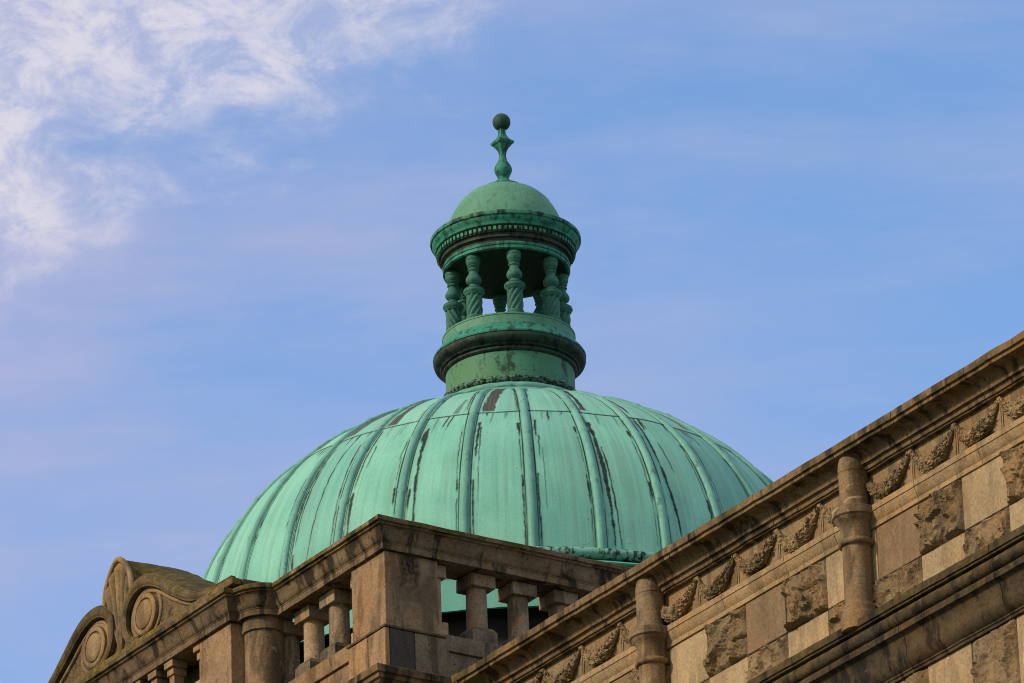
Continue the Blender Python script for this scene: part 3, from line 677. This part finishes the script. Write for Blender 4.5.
for i, a in enumerate(ST_LIST): streak(*a, seed=i)
for k in range(NR):
    kk = k if k < 16 else k-32
    for _ in range(4):
        o = rng.uniform(.15, .6); t0 = 41.1; streak(kk, o, t0, o+rng.uniform(-.02, .02), t0-rng.uniform(2, 7), rng.uniform(.008, .02), 1.0 if rng.rand() < .55 else .5, seed=100+k)
    if kk > 7 or kk < -8:
        streak(kk, .09, 36, .11, rng.uniform(3, 15), .018, seed=k); streak(kk, -.09, 34, -.09, 28, .02, seed=k+1)
    # thin dark line where the flashing beside each rib lifts
    for s_ in (-1, 1):
        sel = near(kk); td = Td[sel]; d = np.abs(doff(kk, sel)-s_*(.055+.010*(1-td/75))); m = np.clip((.0075-d)/.005+.5, 0, 1)*np.clip((n2(td*.35, td*0+kk*2.1+s_)+.05)*3.5, .35, .97)
        stain[sel] = np.maximum(stain[sel], m)
        d = np.abs(doff(kk, sel)-s_*.086); m = np.clip((.014-d)/.01, 0, 1)*np.clip((n2(td*.5, td*0+kk*5.1+s_, 4)-.45)*2.5, 0, .7); pale[sel] = np.maximum(pale[sel], m)
def patchm(k, o0, o1, t0, t1, arr=None, s=.95):
    sel = near(k); td = Td[sel]; d = doff(k, sel); e = (n2(td*.6, d*14, k)-.5)*.03
    m = np.clip((d-o0+e)/.012, 0, 1)*np.clip((o1-d+e)/.012, 0, 1)*np.clip((td-t1)/.6, 0, 1)*np.clip((t0-td)/.8, 0, 1)*s
    bare[sel] = np.maximum(bare[sel], m)
patchm(-1, .09, .235, 70, 41.3); streak(-1, .10, 47, .10, 41.2, .015)
patchm(-3, .09, .22, 66, 41.3); patchm(-4, .06, .20, 64, 42); patchm(-2, .33, .40, 50, 41.3, s=.6)
patchm(1, .08, .14, 60, 42); streak(1, .10, 58, .13, 42, .020); patchm(2, .09, .15, 62, 43); patchm(3, .30, .42, 56, 42, s=.7); patchm(-5, .07, .22, 60, 42); patchm(-6, .10, .20, 58, 40)
patchm(0, .06, .10, 72, 66); streak(0, -.07, 66, -.075, 41, .014, .9); streak(0, .07, 66, .08, 55, .02, .9); streak(-2, .075, 60, .08, 41, .014); streak(-1, -.08, 62, -.085, 42, .012)
# lap line itself
lapm = np.clip((.17-np.abs(Td-40.95))/.10, 0, 1)*np.clip((n2(A_*60, A_*0, 9)+.15)*3, 0, 1)*.85
np.maximum(stain, lapm, out=stain)
# rusty grime at the very top under the curb
topm = np.clip((Td-72)/4, 0, 1)*np.clip((n2(A_*22, Td*.5, 2)-.45)*4, 0, 1); np.maximum(stain, topm*.8, out=stain)
tone = rng.rand(80)[Kb+8]*.5+rng.rand(80)[Kb+8]*.0+np.where(T_ > LAP, rng.rand(80)[Kb+5]*.5, rng.rand(80)[Kb+11]*.5)
tone = np.clip(tone+.28*(n2(U_*9+Kb*3.1, Td*.07, 6)-.5)+.35*(n2(U_*3+Kb*7.7, Td*.16, 8)-.5), 0, 1)
# thin run-off lines down every panel
for q in range(3):
    rl = n2(U_*(26+9*q)+Kb*5.3, Td*.05+q, 20+q); np.maximum(halo, np.clip((rl-.80)*4, 0, .17)*np.clip(n2(Td*.12+Kb, U_*2, 30+q)*1.6-.4, 0, 1), out=halo)
    np.maximum(pale, np.clip((n2(U_*(17+5*q)+Kb*2.3, Td*.04, 40+q)-.78)*3, 0, .28), out=pale)
idx = np.arange(NA*NTt).reshape(NA, NTt)
i2 = np.roll(idx, -1, axis=0)
F_ = np.stack([idx[:, :-1], i2[:, :-1], i2[:, 1:], idx[:, 1:]], -1).reshape(-1, 4)
V_ = np.stack([X_, Y_, zz_], -1).reshape(-1, 3)-np.array([AX, AY, 0])
me = bpy.data.meshes.new('dome'); me.from_pydata(V_.tolist(), [], F_.tolist()); me.update()
me.polygons.foreach_set('use_smooth', [True]*len(me.polygons))
for nm, ar in (('stain', stain), ('bare', bare), ('pale', pale), ('tone', tone), ('halo', halo)):
    at = me.attributes.new(nm, 'FLOAT', 'POINT'); at.data.foreach_set('value', ar.reshape(-1).astype(np.float32))
uvl = me.uv_layers.new(name='UVMap'); li = np.zeros(len(me.loops), dtype=np.int32); me.loops.foreach_get('vertex_index', li)
uu = (Kb+U_).reshape(-1); vv = (T_*3.6).reshape(-1)
uvl.data.foreach_set('uv', np.stack([uu[li], vv[li]], -1).reshape(-1).astype(np.float32))
me.materials.append(CU_['dome'])
dome = bpy.data.objects.new('dome', me); COL.objects.link(dome); dome.parent = tower; dome.location = (0, 0, 0); ORI['dome'] = Vector((AX, AY, 0))
# ribs
def rib_mesh():
    b = MB(); pts = []; rad = []
    tt = list(np.linspace(R_(.4), R_(75.5), 74))
    for t in tt:
        td = math.degrees(t); r = .036+.014*(1-td/75)
        for lap in (17.9, 33.7, 52):
            if 0 <= lap-td < .9: r += .014
        pts.append(Vector(dome_pt(0, t, .012)) ); rad.append(r)
    V_ = []; n = 9
    for i, p in enumerate(pts):
        d = (pts[min(i+1, len(pts)-1)]-pts[max(i-1, 0)]).normalized(); side = Vector((0, 1, 0)); out = d.cross(side)
        if out.dot(p-Vector((AX, AY, 30))) < 0: out = -out
        for k in range(n):
            a = PI*k/(n-1); V_.append(p+side*math.cos(a)*rad[i]+out*(math.sin(a)*rad[i]*.85-.012))
    F_ = [(i*n+k, i*n+k+1, (i+1)*n+k+1, (i+1)*n+k) for i in range(len(pts)-1) for k in range(n-1)]
    F_ += [tuple(range(n)), tuple((len(pts)-1)*n+k for k in range(n))]
    b.add([(v.x, v.y, v.z) for v in V_], F_)
    return b
b = rib_mesh(); rib0 = b.obj('rib', CU_['rib'], dome, origin=(AX, AY, 0), smooth=50); rib0.rotation_euler.z = AZ0
for k in range(1, NR):
    c = rib0.copy(); COL.objects.link(c); c.parent = dome; c.location = rib0.location; c.rotation_euler.z = AZ0+k*DA
# ring at the foot of the shell
b = MB(); b.lathe(AX, AY, [(RD+.045+.066*math.cos(a), 30.560+.062*math.sin(a)) for a in np.linspace(-PI/2, PI/2+.6, 11)], 256); b.obj('base_ring', CU_['ring'], dome)
# crusted curb rings at the crown
b = MB(); b.lathe(AX, AY, [(1.02, 33.66), (.99, 33.78), (.95, 33.84)]+[(.87+.055*math.cos(a), 33.885+.05*math.sin(a)) for a in np.linspace(-.7, PI/2, 7)]+[(.80, 33.94)], 160,
    flute=lambda a, r, z: r+.014*mn.noise(Vector((math.cos(a)*9, math.sin(a)*9, z*20))))
b.obj('crown_curb', CU_['rib'], dome)

# ---- lantern
def lat(prof, n=96, fl=None):
    b = MB(); b.lathe(AX, AY, prof, n, flute=fl); return b
lan = lat([(.84, 33.93), (.80, 33.96), (.757, 34.0), (.757, 34.20), (.757, 34.40)], 128).obj('lantern', CU_['neck'], tower, origin=(AX, AY, 33.9), label='round copper drum mottled yellow green')
lat([(.80, 33.94)]+[(.795+.045*math.cos(a), 34.01+.045*math.sin(a)) for a in np.linspace(-PI/2, PI/2, 9)]+[(.75, 34.05)], 240,
    lambda a, r, z: r+.034*mn.noise(Vector((math.cos(a)*19, math.sin(a)*19, z*34)))).obj('crusted_ring', CU_['mossring'], lan)
lat([(.757, 34.385), (.775, 34.395), (.790, 34.41), (.792, 34.43), (.772, 34.437), (.778, 34.447), (.812, 34.452), (.822, 34.465), (.815, 34.475), (.828, 34.482),
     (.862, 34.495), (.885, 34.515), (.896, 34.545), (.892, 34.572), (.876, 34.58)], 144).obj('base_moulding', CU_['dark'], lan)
lat([(.876, 34.578), (.896, 34.583), (.900, 34.60), (.885, 34.625), (.84, 34.67), (.805, 34.725), (.800, 34.735), (.775, 34.738)], 144).obj('base_weathering', CU_['green'], lan)
lat([(.775, 34.735), (.777, 34.84), (.784, 34.845), (.784, 34.862), (.765, 34.866), (.10, 34.87)], 128).obj('column_plinth', CU_['cupola'], lan)
# turned columns with spiral shafts
TH0 = math.atan2(-CF.y, -CF.x)            # towards the viewer's side of the square
def column_mesh(cx, cy, hand):
    z0, z1 = 34.868, 35.70
    prof = [(.108, 0), (.108, .022), (.098, .03), (.104, .045), (.098, .06)]
    sp0, sp1 = .062, .315
    prof += [(.092, sp0+(sp1-sp0)*i/34) for i in range(35)]
    prof += [(.098, .318), (.104, .326), (.108, .338), (.118, .348), (.126, .362), (.124, .378), (.112, .386), (.116, .395), (.104, .405), (.062, .414), (.052, .424), (.056, .438), (.052, .45),
             (.066, .462), (.086, .482), (.094, .505), (.090, .53), (.074, .558), (.058, .585), (.050, .61), (.054, .618), (.066, .624), (.068, .636), (.056, .642), (.052, .652), (.066, .664), (.072, .676),
             (.062, .684), (.072, .694), (.082, .712), (.086, .732), (.080, .742), (.088, .75), (.088, .775), (.08, .785), (.08, z1-z0)]
    s1 = (z1-z0)/.80
    prof = [(r, z0+min(z, .80)*s1 if z < .8 else z1) for r, z in prof]
    b = MB()
    def fl(a, r, z):
        u = (z-z0)/s1
        if sp0 <= u <= sp1:
            return r+.004-.020*(.5+.5*math.cos(8*(a-hand*(u-sp0)*7.5)))**2
        return r
    b.lathe(cx, cy, prof, 42, flute=fl); return b
RC = .645
for k in range(8):
    a = R_(-123.2)+R_(8)+k*PI/4
    x, y = AX+RC*math.cos(a), AY+RC*math.sin(a)
    column_mesh(x, y, 1 if k in (0, 1, 7, 2) else -1).obj('column', CU_['column'], lan, origin=(x, y, 34.868), smooth=45)
# entablature
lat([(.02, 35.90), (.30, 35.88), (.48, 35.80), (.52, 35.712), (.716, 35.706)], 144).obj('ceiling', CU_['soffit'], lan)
lat([(.70, 35.712), (.718, 35.702), (.735, 35.70), (.752, 35.71), (.752, 35.735), (.742, 35.742), (.742, 35.752)], 144).obj('ring_beam', CU_['green'], lan)
lat([(.742, 35.750), (.752, 35.756), (.756, 35.775), (.748, 35.788), (.742, 35.795)], 144).obj('fascia', CU_['green'], lan)
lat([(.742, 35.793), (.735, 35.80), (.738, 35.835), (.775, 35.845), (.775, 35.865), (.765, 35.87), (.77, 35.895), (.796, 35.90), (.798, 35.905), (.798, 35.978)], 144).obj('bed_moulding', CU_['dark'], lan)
ND = 84
b = MB(); a1 = 2*PI/ND*.56; rI, rO = .79, .822
V_ = [(AX+r*math.cos(a), AY+r*math.sin(a), z) for z in (35.915, 35.958) for (r, a) in ((rI, 0), (rO, 0), (rO, a1), (rI, a1))]
b.add(V_, [(0,3,2,1),(4,5,6,7),(0,1,5,4),(1,2,6,5),(2,3,7,6)])
dn = b.obj('dentil', CU_['lantern'], lan, origin=(AX, AY, 35.9), smooth=0)
for k in range(1, ND):
    c = dn.copy(); COL.objects.link(c); c.parent = lan; c.rotation_euler.z = 2*PI*k/ND
lat([(.80, 35.975), (.835, 35.98), (.84, 35.995), (.832, 36.0), (.838, 36.02), (.852, 36.035), (.868, 36.06), (.872, 36.085)], 144).obj('cornice_cyma', CU_['green'], lan)
lat([(.872, 36.083), (.888, 36.088), (.893, 36.10), (.892, 36.128), (.885, 36.136), (.80, 36.15), (.70, 36.165)], 144).obj('cornice_rim', CU_['lantern'], lan)
# small cupola
sp = [(.695*math.cos(t), 36.14+.695*math.sin(t)+(.010 if .62 < t < .95 else 0)) for t in np.linspace(.0, R_(80), 40)]
cup = lat(sp, 96).obj('cupola', CU_['cupola'], lan)
lat([(.235, 36.79), (.235, 36.815), (.20, 36.835), (.13, 36.845), (.115, 36.86), (.112, 36.885), (.100, 36.90), (.092, 36.905)], 48).obj('finial_base', CU_['green'], lan)
b = lat([(.092, 36.90), (.075, 36.915), (.068, 36.935), (.068, 36.965), (.078, 36.975), (.078, 36.985), (.085, 36.995), (.098, 37.02), (.107, 37.05), (.106, 37.075), (.094, 37.105), (.072, 37.14), (.052, 37.18), (.043, 37.22), (.041, 37.25), (.045, 37.28)], 40)
b.obj('finial_vase', CU_['green'], lan, smooth=50)
def sq(prof):
    b = MB(); V_ = []; 
    for (h, z) in prof:
        V_ += [(AX-h, AY-h, z), (AX+h, AY-h, z), (AX+h, AY+h, z), (AX-h, AY+h, z)]
    n = len(prof)
    F_ = [(i*4+k, i*4+(k+1)%4, (i+1)*4+(k+1)%4, (i+1)*4+k) for i in range(n-1) for k in range(4)]+[(3,2,1,0), tuple((n-1)*4+k for k in range(4))]
    b.add(V_, F_); return b
sq([(.030, 37.26), (.038, 37.30), (.055, 37.34), (.075, 37.365), (.078, 37.375), (.098, 37.392), (.102, 37.402), (.102, 37.425), (.094, 37.432), (.072, 37.452), (.050, 37.482), (.036, 37.52), (.032, 37.56), (.038, 37.59)]).obj('finial_plate', CU_['green'], lan, smooth=25)
b = lat([(.108*math.cos(t), 37.685+.108*math.sin(t)) for t in np.linspace(-PI/2+.01, PI/2-.01, 22)], 32); b.obj('finial_ball', CU_['dark'] if False else copper_mat('ball_copper', (.018, .065, .042), (.035, .055, .028), (.012, .014, .010), grime=.7, streakscale=(34, 34, 3), gt=.50), lan, smooth=80)

# ================================================================== NEAR WING
WX = .90
YE = -16.0
wing = thing('building_wing', 'near tan stone wing with chequered rough and smooth blocks and carved swags under its cornice', 'building wing', (WX, -7, 0))
b = MB(); b.box(WX+.02, YE, 0, 9.0, -.001, 27.95)
b.obj('wall', ST['smooth'], wing, smooth=0)
b = MB(); b.box(WX+.05, YE, 27.952, 9.0, -.32, 28.08); b.obj('roof', M_lead, wing, smooth=0)
wpath = [(WX, -.30), (WX, YE)]
wpath = wpath[::-1]                       # travelling +Y: outward is -X
wing_prof = [(-.2, 28.11), (.22, 28.11), (.300, 28.095), (.310, 28.088), (.310, 28.016), (.285, 28.008), (.283, 27.975), (.262, 27.970),
             (.215, 27.966), (.180, 27.958), (.152, 27.942), (.132, 27.920), (.120, 27.893), (.116, 27.858), (.088, 27.856), (.086, 27.845), (.082, 27.842), (.078, 27.808), (.058, 27.803), (.056, 27.79), (.0, 27.787), (-.2, 27.787)]
b = MB(); b.sweep(wing_prof, wpath, [1.0, 2.4, 3.9, 5.25, 6.5, 7.7, 8.9, 10.05, 11.2, 12.35, 13.3, 14.3, 15.0], wob=.007)
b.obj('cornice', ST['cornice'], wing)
b = MB(); b.box(WX-.30, -.42, 27.786, WX+.3, -.30, 28.105); b.obj('cornice_end', ST['cornice'], wing, smooth=0)
# frieze ground
b = MB(); b.box(WX-.001, YE, 27.40, WX+.05, -.0, 27.80); b.obj('frieze', ST['frieze'], wing, smooth=0)
# string course under the frieze
band_prof = [(-.1, 27.435), (.03, 27.435), (.062, 27.425), (.082, 27.412), (.084, 27.352), (.074, 27.346), (.070, 27.325), (.058, 27.29), (.044, 27.262), (.034, 27.25), (.032, 27.205), (.012, 27.20), (.0, 27.198), (-.1, 27.198)]
b = MB(); b.sweep(band_prof, wpath, [1.3, 2.9, 4.4, 5.6, 6.66, 7.7, 9.05, 9.9, 11.0, 12.2, 13.4, 14.5], wob=.003)
b.obj('string_course', ST['band'], wing)
# ashlar
joints = [-15.3, -14.6, -13.9, -13.2, -12.5, -11.80, -11.1, -10.39, -9.68, -8.97, -8.26, -7.56, -6.70, -6.00, -5.31, -4.62, -3.93, -3.23, -2.53, -1.83, -1.13, -.43]
def rock(y0, y1, z0, z1, seed, rel=.06, nu=44, nv=34):
    m = MB(); V_ = []; F_ = []
    for i in range(nu+1):
        for j in range(nv+1):
            u = i/nu; v = j/nv; y = y0+(y1-y0)*u; z = z0+(z1-z0)*v
            p = Vector((seed*3.7, y*4.2, z*4.2)); e = min(u, 1-u)*(y1-y0); e2 = min(v, 1-v)*(z1-z0); ed = min(1, min(e, e2)/.03)**.7
            w = p+Vector((0, mn.noise(p*1.7), mn.noise(p*1.7+Vector((5, 5, 5)))))*.55
            c, _p = mn.voronoi(w*1.15)
            cid = mn.noise(_p[0]*2.13)
            rv = mn.noise_vector(_p[0]*3.1)
            c2_, p2_ = mn.voronoi(w*2.9+Vector((3, 1, 7))); rv2 = mn.noise_vector(p2_[0]*2.3)
            r1 = 1-min(1, abs(mn.noise(w*.95+Vector((0, seed, 3))))*2.6); r2 = 1-min(1, abs(mn.noise(w*2.2+Vector((7, 2, seed))))*2.6)
            h = .42+.30*mn.noise(w*.7)+.25*cid+.7*rv.dot(w*1.15-_p[0])+.75*r1*r1+.32*r2*r2*(.4+r1)
            h += .5*rv2.dot(w*2.9+Vector((3, 1, 7))-p2_[0])+.10*mn.noise(w*6.2)+.10*mn.noise(w*13)
            jag = .012*mn.noise(Vector((y*18, z*18, seed)))
            V_.append((WX-(.004+rel*max(.08, h)*ed), y+jag*(0 if 0 < i < nu else 1)*.5, z+jag*(0 if 0 < j < nv else 1)*.5))
    for i in range(nu):
        for j in range(nv): F_.append((i*(nv+1)+j, (i+1)*(nv+1)+j, (i+1)*(nv+1)+j+1, i*(nv+1)+j+1))
    m.add(V_, F_); return m
for i, (a, c) in enumerate(zip(joints[:-1], joints[1:])):
    y0, y1 = a+.006, c-.006
    for row, (z0, z1) in enumerate(((26.66, 27.196), (26.10, 26.648), (24.85, 25.53))):
        # rock faced where the photo shows them: chequerwise
        idxr = joints.index(-8.97) if False else i
        rough = ((i-9) % 2 == 0) if row == 0 else ((i-9) % 2 == 1) if row == 1 else ((i-9) % 2 == 1)
        if i >= 11: rough = (i % 2 == 0) if row == 0 else (i % 2 == 1)
        if row == 0 and c > -3.0: rough = False
        if rough:
            rock(y0, y1, z0, z1, i*3+row, .075 if row == 0 else .055).obj('rock_faced_block', ST['rough'], wing, smooth=28, recalc=False)
        else:
            b = MB(); b.box(WX-.012-random.uniform(0, .008), y0, z0, WX+.03, y1, z1)
            b.obj('smooth_block', ST['pink'] if (row == 0 and i % 4 in (1, 2)) else ST['smooth'], wing, smooth=0, bevel=.008)
b = MB(); b.box(WX-.004, YE, 26.05, WX+.03, -.0, 27.199); b.box(WX-.004, YE, 24.8, WX+.03, -.0, 25.53)
b.obj('mortar', ST['darkblock'], wing, smooth=0)
# deep moulded string below
low = [(-.05, 26.30), (.10, 26.295), (.24, 26.235), (.262, 26.225), (.262, 26.150), (.245, 26.145), (.243, 26.125), (.225, 26.12)]
low += [(.165+.072*math.cos(a), 26.052+.072*math.sin(a)) for a in np.linspace(1.25, -1.35, 9)]
low += [(.195, 25.965), (.212, 25.955), (.214, 25.895), (.190, 25.890), (.165, 25.875), (.150, 25.85), (.142, 25.80)]
low += [(.130, 25.76), (.135, 25.72), (.130, 25.67), (.112, 25.625), (.085, 25.59), (.062, 25.575), (.062, 25.558), (.050, 25.553), (.048, 25.525), (.0, 25.52), (-.05, 25.52)]
b = MB(); b.sweep(low, wpath, [1.7, 3.4, 4.7, 6.35, 7.9, 9.6, 11.1, 12.7, 14.2], wob=.004)
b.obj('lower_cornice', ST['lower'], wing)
# colonnettes
def colonnette(yc):
    cx = .775
    P_ = [(.19, 26.16), (.19, 26.30), (.185, 26.33), (.165, 26.345), (.165, 26.40), (.148, 26.425), (.145, 26.45), (.143, 26.8), (.142, 27.03), (.150, 27.035)]
    P_ += [(.150+.032*math.cos(a), 27.068+.034*math.sin(a)) for a in np.linspace(-PI/2, PI/2, 9)]
    P_ += [(.150, 27.105), (.150, 27.20), (.153, 27.235), (.163, 27.262), (.180, 27.285), (.200, 27.305), (.206, 27.322), (.222, 27.330), (.226, 27.336), (.226, 27.405), (.218, 27.414), (.150, 27.42),
           (.143, 27.435), (.143, 27.78), (.148, 27.795), (.140, 27.80), (.145, 27.808)]
    b = MB(); b.lathe(cx, yc, P_, 48)
    c = b.obj('colonnette', ST['column'], wing, origin=(cx, yc, 26.16), smooth=32)
    b = MB(); b.lathe(cx, yc, [(.145, 27.81)]+[(.145*math.cos(t), 27.83+.265*math.sin(t)) for t in np.linspace(0, PI/2-.02, 16)], 40)
    b.obj('domed_top', ST['column'], c, smooth=60); return c
c0 = colonnette(-3.80)
for d in (-3.58, -7.16, -10.74): dup(c0, wing, (0, d, 0))
# carved swags
ties = [-.90, -1.63, -2.36, -3.09, -3.80, -4.50, -5.19, -5.92, -6.66, -7.43, -8.20, -8.92, -9.65, -10.38, -11.1, -11.83, -12.56, -13.3, -14.0, -14.7]
def swag(ya, yb, seed):
    rv_ = random.Random(seed*13); sag = .27+rv_.uniform(-.022, .018); fat = rv_.uniform(.90, 1.10); skew = rv_.uniform(-.10, .10)
    m = MB(); n = 70; pts = []; rad = []
    for i in range(n+1):
        u = i/n; y = ya+(yb-ya)*u; s = max(0.0, math.sin(PI*(u+skew*u*(1-u))))
        zz = 27.775-sag*(s**.85); r = .016+.070*fat*s**1.3
        pts.append(Vector((WX-.012-.035*s, y, zz))); rad.append(r)
    def bf(q, p):
        d = q-p; k = 1+.25*mn.noise(q*22+Vector((seed*5, 0, 0)))
        return p+Vector((d.x*1.15, d.y*.95, d.z*1.1))*k*.86
    m.tube(pts, rad, 16, up=Vector((1,0,0)), bumpf=bf)
    rs = random.Random(seed*7+1)
    for q in range(170):
        i = min(n-2, max(1, int(n*rs.betavariate(1.7, 1.7)))); p = pts[i]; tg = (pts[i+1]-pts[i-1]).normalized()
        if i > n/2: dirn = tg
        else: dirn = -tg
        ph = rs.uniform(-1.25, 1.25); nrm = Vector((-math.cos(ph), 0, math.sin(ph))); nrm = (nrm-tg*nrm.dot(tg)).normalized()
        base = p+nrm*rad[i]*.82; L = rs.uniform(.030, .056)*(.55+rad[i]*7); W = L*rs.uniform(.28, .42); sd_ = tg.cross(nrm).normalized()
        dd = (dirn+sd_*rs.uniform(-.7, .7)).normalized(); sd2 = nrm.cross(dd).normalized(); lift = rs.uniform(.010, .024)
        V_ = [base-dd*L*.3, base+sd2*W+dd*L*.15+nrm*lift*.2, base+dd*L*.95+nrm*lift*1.1, base-sd2*W+dd*L*.15+nrm*lift*.2, base+dd*L*.25+nrm*(lift*1.25)]
        m.add([tuple(v) for v in V_], [(0,1,4), (1,2,4), (2,3,4), (3,0,4)])
    # fruit and leaf lumps at the belly
    for q in range(12):
        u = rs.gauss(.5, .17); u = min(.85, max(.15, u)); s = math.sin(PI*u)
        c = Vector((WX-.055-.055*s*rs.uniform(.5, 1), ya+(yb-ya)*u, 27.775-.27*s**.85+rs.uniform(-.055, .05))); r = rs.uniform(.016, .034)
        V_ = []; F_ = []; nn = 8; pr = [(math.sin(t)*r, math.cos(t)*r) for t in np.linspace(.1, PI-.1, 6)]
        for (rr, hz) in pr:
            for k in range(nn):
                a = 2*PI*k/nn; p = c+Vector((rr*math.cos(a), rr*math.sin(a)*1.1, hz)); p += Vector((0, 1, 1))*.006*mn.noise(p*40); V_.append(tuple(p))
        for j in range(5):
            for k in range(nn): F_.append((j*nn+k, j*nn+(k+1)%nn, (j+1)*nn+(k+1)%nn, (j+1)*nn+k))
        m.add(V_, F_)
    return m
for i, (a, c) in enumerate(zip(ties[:-1], ties[1:])):
    swag(a-.012, c+.012, i+1).obj('carved_swag', ST['swag'], wing, smooth=38, recalc=False)
for y in ties:
    b = MB()
    b.box(WX-.012, y-.026, 27.44, WX+.01, y-.006, 27.76); b.box(WX-.010, y+.008, 27.44, WX+.01, y+.020, 27.74); b.box(WX-.035, y-.03, 27.745, WX+.01, y+.03, 27.785)
    b.obj('ribbon', ST['frieze'], wing, smooth=0, bevel=.004)
